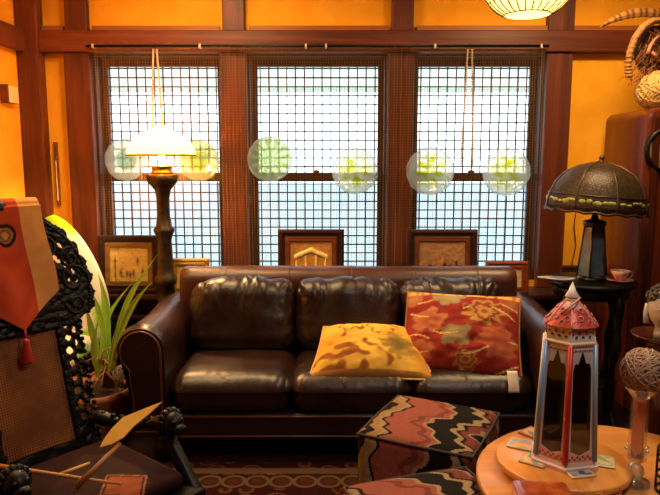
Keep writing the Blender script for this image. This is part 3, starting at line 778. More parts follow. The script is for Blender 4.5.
for k in range(22):
    p = W(106 + random.uniform(-6, 6), 372 + random.uniform(-8, 6), 3.25); q = p + Vector((random.uniform(-.12, .12), random.uniform(-.1, .06), random.uniform(-.1, .14)))
    q.z = max(q.z, .27); b.tube(bez(p, p + Vector((random.uniform(-.05, .05), -.02, .08)), q + Vector((0, 0, .05)), q, 8), [.005, .005, .004, .004, .004, .003, .003, .002], 5)
b.build('roots', plain('pale_roots', 'A07850', .7), pot, world=True)
b = MB()
for k in range(4): b.tube([W(104 + k * 3, 388, 3.25), W(107 + k * 2, 360, 3.25)], [.011, .007], 7)
b.build('stem', plain('brown_stem', '54402A', .8), pot, world=True)

def twig_ball(name, label, c, r, mat, n=34, seed=1, tr=.0022, cat='ball'):
    random.seed(seed); b = MB(); c = Vector(c)
    for k in range(n):
        ax = Vector((random.gauss(0, 1), random.gauss(0, 1), random.gauss(0, 1))).normalized(); e = ax.orthogonal().normalized(); f = ax.cross(e)
        rr = r * random.uniform(.93, 1.0); off = random.uniform(-.45, .45) * r; q = math.sqrt(max(1e-6, rr * rr - off * off)); w_ = random.uniform(-.04, .04)
        b.tube([c + ax * (off + w_ * r * sin(2 * t_)) + (e * cos(t_) + f * sin(t_)) * q for t_ in [2 * pi * j / 30 for j in range(30)]], tr, 5, closed=True)
    return tag(b.build(name, mat, loc=c - Vector((0, 0, r)), world=True), label, cat)
twig_ball('wicker_ball', 'grey twig ball sitting in the terracotta plant bowl', W(125, 376, 3.13), .062, plain('grey_twigs', '6A625A', .7), 40, 4, .002)

r = thing('round_chair', 'white chair with tall rounded back and lime green print behind the carved chair', 'chair', (-1.64, 3.62, 0))
def lime(u, v, s=1):
    k = v - .84 + .25 * nz(u * 4, v * 4, 4); w_ = S('E0D8CA'); g = S('9CCB1E')
    q = max(sstep(-.02, .03, k), sstep(1.05, .9, math.hypot((u - .93) / .05, (v - .42) / .13)), sstep(1.05, .9, math.hypot((u - .80) / .06, (v - .22) / .10)), sstep(1.05, .9, math.hypot((u - .45) / .16, (v - .45) / .09)))
    return mix(w_, g, q)
def rb(u, v):
    a = 2 * pi * u; q = v
    return None
b = MB(); rad = .325; cc = Vector((-1.64, 3.74, .62))
def disc(s):
    def fn(u, v):
        a = 2 * pi * u; q = sin(v * pi / 2); z_ = math.sqrt(max(0, 1 - q ** 3)) * .075
        ca, sa = cos(a), sin(a); pw = 1.5 if sa > 0 else 2.0
        m_ = (abs(ca) ** pw + abs(sa) ** pw) ** (-1 / pw)
        return cc + Vector((rad * q * m_ * ca, s * z_ + .042 * q * sa, (.54 if sa > 0 else .36) * q * m_ * sa))
    return fn
for s in (-1, 1): b.surf(disc(s), 56, 24, cu=True, colf=lambda u, v: lime(.5 + .5 * sin(v * pi / 2) * cos(2 * pi * u), .5 + .5 * sin(v * pi / 2) * sin(2 * pi * u)))
M_LIME = vcol('leaf_print_cloth', .8, 0, .1, .2, 200)
b.build('backrest', M_LIME, r, world=True)
b = MB(); b.rbox(.52, .44, .12, .05, 14, M=Matrix.Translation((-1.66, 3.50, .40)), colf=lambda p, n_: lime(p.x + .5, p.y + .2)); b.build('seat', M_LIME, r, world=True)
for sx in (-.2, .2):
    for sy in (-.16, .16):
        b = MB(); b.tube([(-1.66 + sx * 1.05, 3.5 + sy * 1.05, 0), (-1.66 + sx, 3.5 + sy, .35)], [.016, .022], 10); b.build('leg', M_DARKWOOD, r, world=True)

# ------------------------------------------------------------------ carved chair
FX, FY = .78, -.626
CHX, CHY = -.955 + .25 * FX, 2.025 + .25 * FY
CA = math.atan2(-FX, FY)
ch = thing('carved_armchair', 'black carved high backed armchair with a cane panel at the left edge', 'armchair', (CHX, CHY, .013), CA)
CM = ch.matrix_basis.copy()
LEAN = tan(R(14.5))
def bk_pt(x, z, off=0.):   # point on the leaning back, off = toward the sitter
    return Vector((x, -.25 - (z - .45) * LEAN + off, z))
random.seed(2)
b = MB(); b.rbox(.54, .52, .07, .02, 8, M=Matrix.Translation((0, .0, .405))); b.box((0, .245, .35), (.48, .025, .07)); b.box((-.25, 0, .35), (.025, .46, .07)); b.box((.25, 0, .35), (.025, .46, .07))
for k in range(15): b.ball((-.22 + k * .0315, .258, .34), .013, 6, (1, .6, 1.3))
b.build('seat', M_BLACKWOOD, ch)
# fretwork of the back: cells kept where the outline and the holes allow
def fret(name, inside, x0, x1, z0, z1, cell, th, parent, relief):
    nx, nz_ = int((x1 - x0) / cell), int((z1 - z0) / cell); ids = {}; vs = []; fs = []
    def vid(i, j):
        if (i, j) not in ids:
            x, z = x0 + i * cell, z0 + j * cell
            ids[(i, j)] = len(vs); vs.append(bk_pt(x, z, relief(x, z)))
        return ids[(i, j)]
    for i in range(nx):
        for j in range(nz_):
            if inside(x0 + (i + .5) * cell, z0 + (j + .5) * cell): fs.append((vid(i, j), vid(i + 1, j), vid(i + 1, j + 1), vid(i, j + 1)))
    b = MB(); b.add(vs, fs); return b.build(name, M_BLACKWOOD, parent, solid=th, subsurf=1)
def relief(x, z): return .006 * nz(x * 55, z * 55, 1) + .004 * nz(x * 120, z * 120, 4)
def crest_in(x, z):
    ax = abs(x)
    if z > 1.02: e = .287 * math.sqrt(max(0, 1 - ((z - 1.02) / .285) ** 2)) + .006 * sin(z * 110)
    else: e = .287 - .07 * sstep(.945, .885, z) + .006 * sin(z * 110)
    if ax > e or z < .88 or z > 1.305: return False
    # holes
    for cx, cz, a, rx, rz in HOLES:
        dx, dz = ax - cx, z - cz; u = dx * cos(a) + dz * sin(a); v = -dx * sin(a) + dz * cos(a)
        if (u / rx) ** 2 + (v / rz) ** 2 < 1: return False
    return True
HOLES = [(.105, 1.205, .3, .016, .007), (.13, 1.175, .2, .02, .008), (.16, 1.19, -.5, .018, .006), (.195, 1.16, -.7, .017, .007), (.17, 1.12, -1.0, .024, .009), (.2, 1.09, -1.1, .022, .009), (.225, 1.06, -1.3, .02, .007), (.21, 1.04, .9, .012, .006),
         (.115, 1.12, 1.2, .017, .010), (.13, 1.085, 1.3, .014, .009), (.235, 1.09, 1.3, .015, .006), (.15, 1.05, .3, .014, .008), (.075, 1.235, .2, .016, .006), (.04, 1.15, 1, .02, .008), (.03, 1.22, 0, .014, .007), (.235, 1.03, 1.2, .012, .006), (.12, 1.02, .5, .014, .006)]
cr = fret('crest', crest_in, -.31, .31, .87, 1.32, .0052, .026, ch, relief)
b = MB()
for s in (-1, 1):
    for cx, cz, r0, a0 in ((.215, 1.04, .055, 0), (.13, 1.17, .06, 2.2), (.215, 1.115, .04, 1.2), (.21, .955, .04, 3.)):
        pts_ = []
        for k in range(30):
            a = a0 + k * .33; q = r0 * (1 - k / 32); pts_.append(bk_pt(s * (cx + q * cos(a)), cz + q * sin(a), .014))
        b.tube(pts_, .006, 6)
    for k in range(40):
        a = R(-22 + 100 * k / 39); b.ball(bk_pt(s * .272 * cos(a), 1.02 + .27 * sin(a), .012), .0068, 4)
    b.ball(bk_pt(s * .09, 1.285, .0), .02, 8); b.ball(bk_pt(s * .262, .935, 0), .015, 8)
b.ball(bk_pt(0, 1.30, 0), .035, 8)
b.build('carved_scrolls', M_BLACKWOOD, cr)
def stile(s):
    def inside(x, z):
        xx = s * x
        if not (.118 < xx < .205 + .008 * sin(z * 80) + .012 * sstep(.8, .9, z)): return False
        a = (z * 22) % 1; dx = (xx - .16) / .014; dz = (a - .5) / .28
        if dx * dx + dz * dz < 1 and z > .56: return False
        a = (z * 22 + .5) % 1; dx = (xx - .187) / .008; dz = (a - .5) / .3
        return not (dx * dx + dz * dz < 1 and z > .56)
    x0, x1 = (.115, .245) if s > 0 else (-.245, -.115)
    o = fret('stile', inside, x0, x1, .44, .94, .0055, .03, ch, relief)
    for xx, rr, st_ in ((.133, .0055, 1), (.206, .009, 2), (.174, .006, 2)):
        b = MB()
        for k in range(0, 42, st_): b.ball(bk_pt(s * xx, .45 + k * .0112, .013), rr, 4)
        b.build('bead_row', M_BLACKWOOD, o)
stile(-1); stile(1)
for z0, z1 in ((.44, .505), (.92, .97)):
    b = MB(); b.surf(lambda u, v: bk_pt(-.125 + .25 * u, z0 + (z1 - z0) * v, .018 + relief(u, v)), 20, 8); b.surf(lambda u, v: bk_pt(-.125 + .25 * u, z0 + (z1 - z0) * v, -.012), 8, 4)
    b.tube([bk_pt(-.12, z0 + .004, .016), bk_pt(.12, z0 + .004, .016)], .007, 6)
    b.build('back_rail', M_BLACKWOOD, ch)
def canemat():
    N = Nodes('woven_cane'); sp = N.n('ShaderNodeSeparateXYZ'); N.l(N.coord(), sp.inputs[0]); P = .0085
    fx = N.math('LESS_THAN', N.math('FRACT', N.math('DIVIDE', N.math('ADD', sp.outputs[0], 1), P)), .52)
    fz = N.math('LESS_THAN', N.math('FRACT', N.math('DIVIDE', N.math('ADD', sp.outputs[2], 1), P)), .52)
    k = N.math('MAXIMUM', fx, fz); tr = N.n('ShaderNodeBsdfTransparent'); mx = N.n('ShaderNodeMixShader')
    N.l(k, mx.inputs[0]); N.l(tr.outputs[0], mx.inputs[1]); N.l(N.b.outputs[0], mx.inputs[2]); N.l(mx.outputs[0], N.out.inputs[0])
    return N.set(.5, 0, .3, N.ramp(N.noise(9, 3), [(.35, S('7A4420')), (.65, S('A0622E'))]))
b = MB(); b.surf(lambda u, v: bk_pt(-.121 + .242 * u, .5 + .43 * v, .003 - .010 * sin(u * pi)), 10, 10); b.build('cane_panel', canemat(), ch)
b = MB(); b.surf(lambda u, v: bk_pt(-.121 + .242 * u, .5 + .43 * v, -.014), 4, 4); b.build('back_board', plain('red_brown_board', '5C2A14', .6), ch, solid=.004)
for s in (-1, 1):
    b = MB(); x = s * .225
    pp = bez((s * .19, -.255, .565), (x + s * .02, -.12, .54), (x + s * .05, .0, .57), (s * .255, .085, .612), 22)
    b.tube(pp, [.02 + .006 * sin(i * .9) + .008 * (i > 17) for i in range(22)], 10)
    for i in range(2, 21, 2): b.ball(pp[i] + Vector((0, 0, .018)), .011, 6)
    ar = b.build('armrest', M_BLACKWOOD, ch)
    b = MB(); e = Vector((s * .255, .105, .612))   # lion like carved end
    b.ball(e, .04, 10, (.9, 1.05, 1)); b.ball(e + Vector((0, .038, -.012)), .024, 8, (1, 1, .8)); b.ball(e + Vector((0, .055, -.004)), .01, 6)
    for k in range(11):
        a = R(-40 + k * 26); b.ball(e + Vector((.036 * cos(a), -.012, .036 * sin(a))), .015, 6)
    for q in (-1, 1): b.ball(e + Vector((q * .016, .03, .014)), .008, 6)
    b.build('carved_head', M_BLACKWOOD, ar)
    b = MB(); lp = bez((s * .25, .07, .60), (s * .25, .11, .5), (s * .25, .28, .42), (s * .25, .27, .25), 14) + bez((s * .25, .285, .235), (s * .25, .27, .15), (s * .25, .2, .08), (s * .25, .26, .0), 12)
    b.tube(lp, [.024] * 8 + [.03] * 6 + [.032] * 2 + [.028 - .0012 * i for i in range(9)] + [.03], 10); b.build('leg', M_BLACKWOOD, ch)
    b = MB(); b.tube([(s * .21, -.24, .45), (s * .21, -.25, .25), (s * .215, -.30, .0)], [.026, .026, .02], 10); b.build('leg', M_BLACKWOOD, ch)

# cushion on the carved chair
dq = (CM.inverted() @ WZ(124, 486, .51))
def cush_col(p, n_):
    x = abs(p.x - dq.x) * 1.1 + abs(p.y - dq.y)
    if x < .075: return mix(S('7E3A20'), S('96502E'), .5 + .7 * nz(p.x * 12, p.y * 12))
    if x < .085: return S('3A120C')
    if x < .092: return S('9A6444')
    return mix(S('1E0A08'), S('300F0C'), .5 + .7 * nz(p.x * 9, p.y * 9))
b = MB(); b.rbox(.44, .43, .052, .025, 100, lambda p, nn: .012 * (1 - (p.x / .22) ** 2) * (1 - (p.y / .22) ** 2) if nn.z > .2 else 0, colf=cush_col, M=Matrix.Translation((0, 0, .026)))
o = b.build('seat_cushion', vcol('red_diamond_cloth', .8, 0, .15, .2, 200), loc=CM @ Vector((0, .0, .4405)), rotz=CA)
tag(o, 'dark red cushion with an orange diamond on the seat of the carved armchair', 'cushion')

# runner draped over the chair back
def run_col(u, v):
    x = (u - .5) * 2      # -1..1, image left is +x of the chair
    red = mix(S('B03A1E'), S('C84E2C'), .5 + .6 * nz(u * 5, v * 9, 2)); tanc = mix(S('CE8A48'), S('DC9C58'), .5 + .6 * nz(u * 8, v * 12))
    if x < -.42 or x > .62: c = tanc
    else: c = red
    d = math.hypot((u - .50) * .27, (v - EMV) * .44)
    if d < .037: c = S('2A1510')
    if d < .026: c = S('A8703A')
    if d < .020: c = S('7A4A2A')
    if d < .012: c = S('B8864A')
    return c
RW = .135; RL = .40; EMV = .335
def run_pt(u, v):
    x = -RW + 2 * RW * u                 # local chair x (near side positive)
    edge = 1 - abs(u * 2 - 1) ; ln = .30 + .11 * edge
    if v < .12:
        a = v / .12 * pi; top = bk_pt(x, 1.335, 0)
        return top + Vector((0, -.03 * cos(a) * 1.0, .022 * sin(a) - .02)) + Vector((0, 0, 0))
    t = (v - .12) / .88
    z = 1.315 - ln * t
    return bk_pt(x * (1 + .06 * t) + .004 * sin(t * 6), z, .034 + .006 * sin(u * 9 + t * 3) * t)
run = thing('chair_runner', 'red and orange runner with a pointed end hung over the carved chair back', 'runner', CM @ Vector((0, -.4, 1.31)), CA)
b = MB(); b.surf(lambda u, v: CM @ run_pt(u, v), 90, 110, colf=run_col)
b.surf(lambda u, v: CM @ bk_pt(-RW + 2 * RW * u, 1.315 - .3 * v, -.03), 10, 10, colf=lambda u, v: S('B23A18'))
b.build('cloth', vcol('runner_cloth', .8, 0, .1, .25, 260), run, world=True)
b = MB(); tp = CM @ run_pt(.5, 1)
b.tube([tp, tp + Vector((.004, -.004, -.035))], .003, 6); b.lathe([(.004, 0), (.011, -.006), (.009, -.016), (.013, -.03), (.020, -.075), (.016, -.085)], 14, tp + Vector((.004, -.006, -.028)), wob=lambda a, z: 1 + .12 * sin(a * 7))
b.build('tassel', plain('red_tassel', 'C0261C', .7), run, world=True)

# paddle and sticks lying across the chair
T0, T1 = W(75, 487, 1.74), W(163, 403, 1.93)
pd = thing('wooden_paddle', 'pointed yellow leaf shaped paddle with a brown handle lying on the carved chair', 'paddle', T0)
ax_ = (T1 - T0); L = ax_.length; ax_.normalize(); sd = ax_.cross(Vector((.25, -.55, .8))).normalized(); nn_ = sd.cross(ax_)
Mx = Matrix((ax_, sd, nn_)).transposed().to_4x4(); Mx.translation = T0
def on_plane(px, py):
    d = W(px, py, 2.0) - CAM; p = CAM + d * ((T0 - CAM).dot(nn_) / d.dot(nn_)); q = p - T0
    return (q.dot(ax_), q.dot(sd))
pol = [on_plane(*q) for q in ((163, 402), (145, 409), (123, 418), (112, 429), (104, 440), (100, 448), (112, 445), (124, 438), (134, 427), (150, 414))]
b = MB(); b.prism(pol, .006, Mx); b.build('blade', plain('yellow_bamboo', 'EBB44A', .5, 0, .12, 20), pd, world=True, bevel=.001)
b = MB(); b.tube([Mx @ Vector((0, 0, -.002)), Mx @ Vector((.2 * L, .002, 0)), Mx @ Vector((.5 * L, -.004, -.004))], [.012, .009, .008], 8, flat=.7)
b.tube([Mx @ Vector((.38 * L, -.012, -.002)), Mx @ Vector((.75 * L, -.022, -.004))], .006, 6); b.build('handle', plain('brown_cane_handle', '9A6030', .5), pd, world=True)
b = MB(); b.tube([W(-14, 464, 1.77), W(40, 472, 1.79), W(121, 484, 1.79)], [.0075, .006, .004], 8, flat=.6)
tag(b.build('bamboo_stick', plain('tan_stick', 'B87838', .5), loc=W(60, 476, 1.8), world=True), 'long thin tan stick running from the left edge across the carved chair seat', 'stick')
b = MB(); b.tube([W(60, 474, 1.80), W(90, 463, 1.86)], [.006, .005], 8, flat=.5)
tag(b.build('bamboo_stick', plain('yellow_stick', 'C89238', .5), loc=W(75, 470, 1.82), world=True), 'short yellow stick beside the paddle handle on the carved chair', 'stick')

# ------------------------------------------------------------------ tall case in the right corner
gx0, gy0, gy1 = 1.755, 3.60, 4.16; ZG = W(625, 110, 3.8).z
gc = thing('tall_clock_case', 'tall dark polished wooden clock case with rounded top in the right corner', 'clock', (2.05, 3.88, 0))
b = MB(); GW = .62; prof2 = []
rr2 = .06
poly = [(gx0, 0), (gx0 + GW, 0), (gx0 + GW, ZG - rr2)] + [(gx0 + GW - rr2 + rr2 * cos(R(a)), ZG - rr2 + rr2 * sin(R(a))) for a in range(10, 90, 16)] + [(gx0 + rr2 - rr2 * cos(R(a)), ZG - rr2 + rr2 * sin(R(a))) for a in range(85, 0, -16)] + [(gx0, ZG - rr2)]
b.prism(poly, gy1 - gy0, Matrix.Translation((0, gy1, 0)) @ Matrix.Rotation(R(90), 4, 'X')); b.build('case', wood('red_brown_polished_wood', '42180C', '702E16', .25, 'z', 5, .25, .45), gc, world=True, bevel=.02)
b = MB(); b.ring([(gx0 + .03, .05), (gx0 + GW - .03, .05), (gx0 + GW - .03, ZG - .05), (gx0 + .03, ZG - .05)], [(gx0 + .07, .1), (gx0 + GW - .07, .1), (gx0 + GW - .07, ZG - .1), (gx0 + .07, ZG - .1)], .02, Matrix.Translation((0, gy0, 0)) @ Matrix.Rotation(R(90), 4, 'X'))
b.build('front_frame', M_DARKWOOD, gc, world=True, bevel=.008)
dc = W(669, 150, 3.58); Mx = Matrix.Translation((dc.x, gy0, dc.z)) @ Matrix.Rotation(R(90), 4, 'X')
b = MB(); b.lathe([(.0, .006), (.105, .006), (.11, 0)], 40, M=Mx); dl = b.build('dial', plain('cream_dial', 'C8A860', .4, .1), gc, world=True)
b = MB(); b.lathe([(.108, 0), (.108, .022), (.118, .028), (.13, .018), (.13, 0)], 40, M=Mx, cap=False); b.build('dial_rim', M_BLACKWOOD, dl, world=True)
b = MB(); b.box((0, .035, .01), (.006, .07, .003), Mx); b.box((.025, -.01, .01), (.06, .006, .003), Mx); b.build('hands', M_IRON, dl, world=True)

# basket ornaments on top of the case
bp = W(655, 108, 3.8)
random.seed(11)
o = twig_ball('wicker_ball', 'gold wicker ball on top of the tall clock case', (W(655, 91, 3.75).x, 3.75, ZG + .105), .105, plain('gold_wicker', 'C29A58', .5), 70, 9, .0045)
hd = thing('feather_headdress', 'brown fibre headdress basket with a long curved feather on the wicker ball', 'headdress', (W(655, 75, 3.76).x, 3.76, ZG + .19))
hc = W(652, 58, 3.76)
b = MB(); rim = []
for k in range(26):
    a = R(15 + k * 8.2); rim.append(hc + Vector((.155 * cos(a) * .75 + .03, -.03 * sin(a), .215 * sin(a) - .03)))
rim = [W(629, 76, 3.74), W(628, 66, 3.74), W(630, 52, 3.73), W(635, 38, 3.72), W(643, 27, 3.72), W(652, 21, 3.73), W(662, 20, 3.75), W(672, 26, 3.78), W(680, 38, 3.8)]
b.tube(rim, [.012, .016, .02, .021, .021, .02, .018, .016, .012], 8)
for i in range(len(rim) - 1):
    for t in (0, .33, .66):
        c = rim[i].lerp(rim[i + 1], t); b.ball(c, .023, 5, (1, 1, .45))
b.build('woven_rim', plain('tan_coil', '9A6A38', .7, 0, .3, 50, .3), hd, world=True)
b = MB(); cc_ = W(656, 52, 3.82)
b.ball(cc_, .13, 10, (.95, .5, 1.15)); b.build('crown', plain('dark_fibre', '3A2012', .9, 0, .4, 30, .6), hd, world=True)
b = MB()
for k in range(170):
    a = random.uniform(0, 2 * pi); q = random.uniform(.1, 1); p = cc_ + Vector((.12 * q * cos(a), -.06, .14 * q * sin(a))); d = Vector((random.gauss(-.02, .05), random.gauss(-.03, .02), random.gauss(-.02, .05)))
    b.tube([p, p + d * .6, p + d + Vector((0, 0, -.015))], [.0028, .0024, .0012], 4)
for k in range(46):
    p = W(random.uniform(628, 655), random.uniform(66, 80), 3.74); b.tube([p, p + Vector((random.gauss(-.02, .025), -.01, -random.uniform(.02, .06)))], [.003, .001], 4)
b.build('straw', plain('brown_straw', '8A5024', .8, 0, .4, 40), hd, world=True)
fp = bez(W(662, 15, 3.74), W(640, 8, 3.70), W(616, 16, 3.66), W(599, 28, 3.64), 26)
def feath(u, v):
    i = min(25, int(round(v * 25))); p = fp[i]; t = (fp[min(25, i + 1)] - fp[max(0, i - 1)]).normalized(); s = Vector((0, -1, .0)).cross(t).normalized()
    w_ = .026 * (1 - v ** 3) * (.75 + .25 * sin(min(1, v * 3) * pi / 2)) * (1 + .1 * sin(v * 90)); return p + s * w_ * (u * 2 - 1) + Vector((0, -.008 * (1 - abs(2 * u - 1)), 0))
b = MB(); b.surf(feath, 9, 26, colf=lambda u, v: mix(S('9A6A2E'), S('4A2812'), 1. if sin(v * 62) > .3 else .15)); fe = b.build('feather', vcol('barred_feather', .7), hd, world=True, solid=.002)
b = MB(); b.tube(fp, [.005 - .00015 * i for i in range(26)], 5); b.build('quill', plain('brown_quill', '6A4420', .6), fe, world=True)
b = MB(); b.tube(bez(W(648, 54, 3.7), W(650, 44, 3.7), W(655, 38, 3.7), W(660, 36, 3.72), 8), [.012, .011, .01, .009, .008, .008, .007, .005], 7); b.tube([W(652, 52, 3.7), W(658, 58, 3.7)], [.01, .007], 7); b.build('claw', plain('pinkish_bone', 'A8704A', .6), hd, world=True)

# ------------------------------------------------------------------ side table with the dome lamp
TX, TY = 1.465, 3.53; TZ = W(597, 279, TY).z
K2 = 3.53 * .9908 / 640
st = thing('pedestal_table', 'black carved pedestal table under the bronze dome lamp', 'side table', (TX, TY, 0))
b = MB(); b.lathe([(.05, TZ - .035), (.225, TZ - .03), (.235, TZ - .02), (.235, TZ - .008), (.225, TZ)], 44); b.build('top', M_BLACKWOOD, st)
b = MB()
b.lathe([(.195, TZ - .09), (.2, TZ - .06), (.2, TZ - .03)], 36, wob=lambda a, z: 1 + .02 * sin(a * 16))
b.build('apron', M_BLACKWOOD, st)
for k in range(4):
    a = k * pi / 2 + .5; d = Vector((cos(a), sin(a), 0))
    b = MB(); b.tube(bez(d * .175 + Vector((0, 0, TZ - .06)), d * .24 + Vector((0, 0, TZ - .3)), d * .08 + Vector((0, 0, .2)), d * .215, 20), [.022 + .008 * sin(i * 1.1) for i in range(20)], 9); b.build('leg', M_BLACKWOOD, st)
b = MB(); b.lathe([(.1, .22), (.15, .225), (.15, .24), (.1, .245)], 30); b.build('shelf', M_BLACKWOOD, st)
dl_ = thing('dome_lamp', 'bronze table lamp with dark filigree dome shade and blue glass stem', 'table lamp', (TX, TY, TZ))
def zl(py): return W(597, py, TY).z - TZ
b = MB(); b.lathe([(.075, 0), (.078, .008), (.06, .02), (.05, .03)], 24); b.lathe([(15 * K2, .025), (13.5 * K2, zl(258)), (10 * K2, zl(228)), (9.5 * K2, zl(225))], 6, smooth=False, mi=1)
for k in range(6):
    a = k * pi / 3; b.tube([(15.3 * K2 * cos(a), 15.3 * K2 * sin(a), .022), (9.6 * K2 * cos(a), 9.6 * K2 * sin(a), zl(225))], .005, 5)
b.lathe([(9.8 * K2, zl(227)), (11.5 * K2, zl(224)), (11 * K2, zl(221)), (4 * K2, zl(219)), (2.5 * K2, zl(214)), (2.2 * K2, zl(200))], 12)
b.build('base', [M_BRONZE, plain('blue_grey_glass', '4A6272', .2, .1, .3, 15, 0, .6, .3)], dl_)
b = MB(); b.ball((.015, -.06, .018), .03, 8, (1.2, .8, .6)); b.ball((-.06, -.03, .012), .02, 8, (1.2, 1, .5)); b.build('foot_ornament', M_BRONZE, dl_)
TM = Matrix.Translation((0, 0, zl(209))) @ Matrix.Rotation(R(4), 4, 'Y')
rs, hs = .268, zl(163) - zl(209)
dome = [(rs * 1.0, -.012), (rs * .995, .02), (rs * .96, hs * .28), (rs * .86, hs * .55), (rs * .68, hs * .78), (rs * .42, hs * .93), (rs * .16, hs * 1.0), (.012, hs * 1.01)]
def shade_mat():
    N = Nodes('filigree_glass'); w = N.n('ShaderNodeTexVoronoi', feature='DISTANCE_TO_EDGE'); w.inputs['Scale'].default_value = 85; N.l(N.coord(), w.inputs['Vector'])
    c = N.ramp(w.outputs['Distance'], [(0, S('2A1A10')), (.12, S('2A1A10')), (.2, S('463820'))]); N.bump(w.outputs['Distance'], .5, .004)
    return N.set(.42, .15, .3, c)
b = MB(); b.lathe(dome, 8 * 6, M=TM, cap=False, wob=lambda a, z: 1 - .022 * (1 - abs(((a / (2 * pi) * 8) % 1) * 2 - 1)) ); sh = b.build('lamp_shade', shade_mat(), dl_, solid=.004)
b = MB()
for k in range(8):
    a = 2 * pi * k / 8; b.tube([TM @ Vector(((r + .002) * cos(a), (r + .002) * sin(a), z)) for r, z in dome], .0055, 6)
b.tube([TM @ Vector((rs * cos(2 * pi * k / 64), rs * sin(2 * pi * k / 64), -.012 + .005 * sin(k * 1.6))) for k in range(64)], .007, 6, closed=True)
b.tube([TM @ Vector((rs * .955 * cos(2 * pi * k / 64), rs * .955 * sin(2 * pi * k / 64), hs * .30)) for k in range(64)], .004, 6, closed=True)
b.build('ribs', M_BRONZE, sh)
b = MB()
random.seed(5)
for k in range(8):
    for s in (-.62, -.3, .05, .4, .66):
        a = 2 * pi * (k + .5 + s * .55) / 8; wv = random.uniform(.018, .034); z = hs * random.uniform(.15, .2)
        b.ball((0, 0, 0), 1, 6, M=TM @ Matrix.Rotation(a, 4, 'Z') @ Matrix.Translation((rs * .975, 0, z)) @ Matrix.Diagonal((.004, wv * .8, random.uniform(.007, .013), 1)))
b.build('green_glass_band', plain('yellow_green_glass', '8E9040', .3, 0, .5, 40), sh)
b = MB(); b.lathe([(.022, hs), (.024, hs + .008), (.01, hs + .014), (.014, hs + .024), (.016, hs + .03), (.008, hs + .04), (.001, hs + .046)], 16, M=TM); b.build('finial', M_BRONZE, sh)
# lamp cord on the plaster
b = MB(); b.tube([W(577, 205, 4.235), W(574, 225, 4.235), W(576, 245, 4.235), W(572, 262, 4.235), W(574, 285, 4.235), W(574, 330, 4.235)], .003, 6)
tag(b.build('electric_cord', M_IRON, loc=W(574, 330, 4.235), world=True), 'thin dark cord running down the orange plaster behind the dome lamp', 'cord')
# dish, cup and saucer
c = Vector((W(560, 278, 3.42).x, 3.42, TZ))
def dish(u, v):
    a = 2 * pi * u; q = v; x = .085 * q * cos(a) * (1 + .45 * max(0, -cos(a)) ** 3); y = .05 * q * sin(a); return c + Vector((x, y, .004 + .022 * q ** 2 + .006 * max(0, -cos(a)) * q))
b = MB(); b.surf(dish, 40, 10, cu=True); tag(b.build('leaf_dish', plain('silvery_metal', 'C8C8CC', .3, .4), loc=c, world=True, solid=.003), 'silvery leaf shaped dish on the near left of the pedestal table', 'dish')
c = Vector((W(620, 276, 3.44).x, 3.44, TZ))
M_PINK = vcol('pink_china', .25, 0, .5)
pk = lambda r, z, a: mix(S('D8A090'), S('B0303A'), sstep(.0, .25, nz(a * 2.2, z * 40, 1)))
b = MB(); b.lathe([(.03, .001), (.035, .004), (.06, .01), (.072, .016), (.07, .018), (.055, .012), (.001, .008)], 32, colf=pk); tag(b.build('saucer', M_PINK, loc=c), 'pink patterned saucer under the teacup', 'saucer')
cu = thing('teacup', 'pink and red patterned teacup on the pedestal table', 'teacup', c + Vector((0, 0, .0125)))
b = MB(); b.lathe([(.02, 0), (.022, .004), (.03, .012), (.043, .03), (.05, .052), (.048, .052), (.04, .03), (.001, .01)], 32, colf=lambda r, z, a: S('E0C0A0') if z > .047 else pk(r, z, a)); b.build('bowl', M_PINK, cu)
b = MB(); b.tube(arc((.052, 0, .03), .016, -pi / 2, pi / 2, 10), .004, 6, col=S('C07A70')); b.build('handle', M_PINK, cu)

# ------------------------------------------------------------------ round table with the lantern
RTX, RTY, RTZ = .905, 1.85, .50
rt = thing('round_table', 'round light wood table in the bottom right corner', 'table', (RTX, RTY, 0))
M_OAK = wood('honey_wood', 'A86A2E', 'CC8C48', .35, 'x', 5, .2, .4); M_OAK2 = wood('orange_wood', 'B8702C', 'D8954A', .32, 'y', 5, .2, .4)
b = MB(); b.lathe([(.3, RTZ - .03), (.437, RTZ - .026), (.445, RTZ - .02), (.445, RTZ - .006), (.438, RTZ), (.001, RTZ)], 80); b.build('top', M_OAK, rt)
b = MB(); b.lathe([(.14, .014), (.14, .03), (.06, .06), (.045, .12), (.06, .25), (.045, .4), (.12, RTZ - .03)], 32); b.build('pedestal', M_OAK, rt)
ttc = WZ(562, 458, RTZ + .045); LTX, LTY = ttc.x, ttc.y; LTZ = RTZ + .045
ls = thing('turntable', 'round orange wood turntable under the lantern', 'turntable', (LTX, LTY, RTZ))
b = MB(); b.lathe([(.185, .018), (.203, .024), (.205, .03), (.203, .041), (.198, .045), (.001, .045)], 72); b.build('top', M_OAK2, ls)
b = MB(); b.lathe([(.12, 0), (.12, .02)], 40); b.build('base', M_BLACKWOOD, ls)
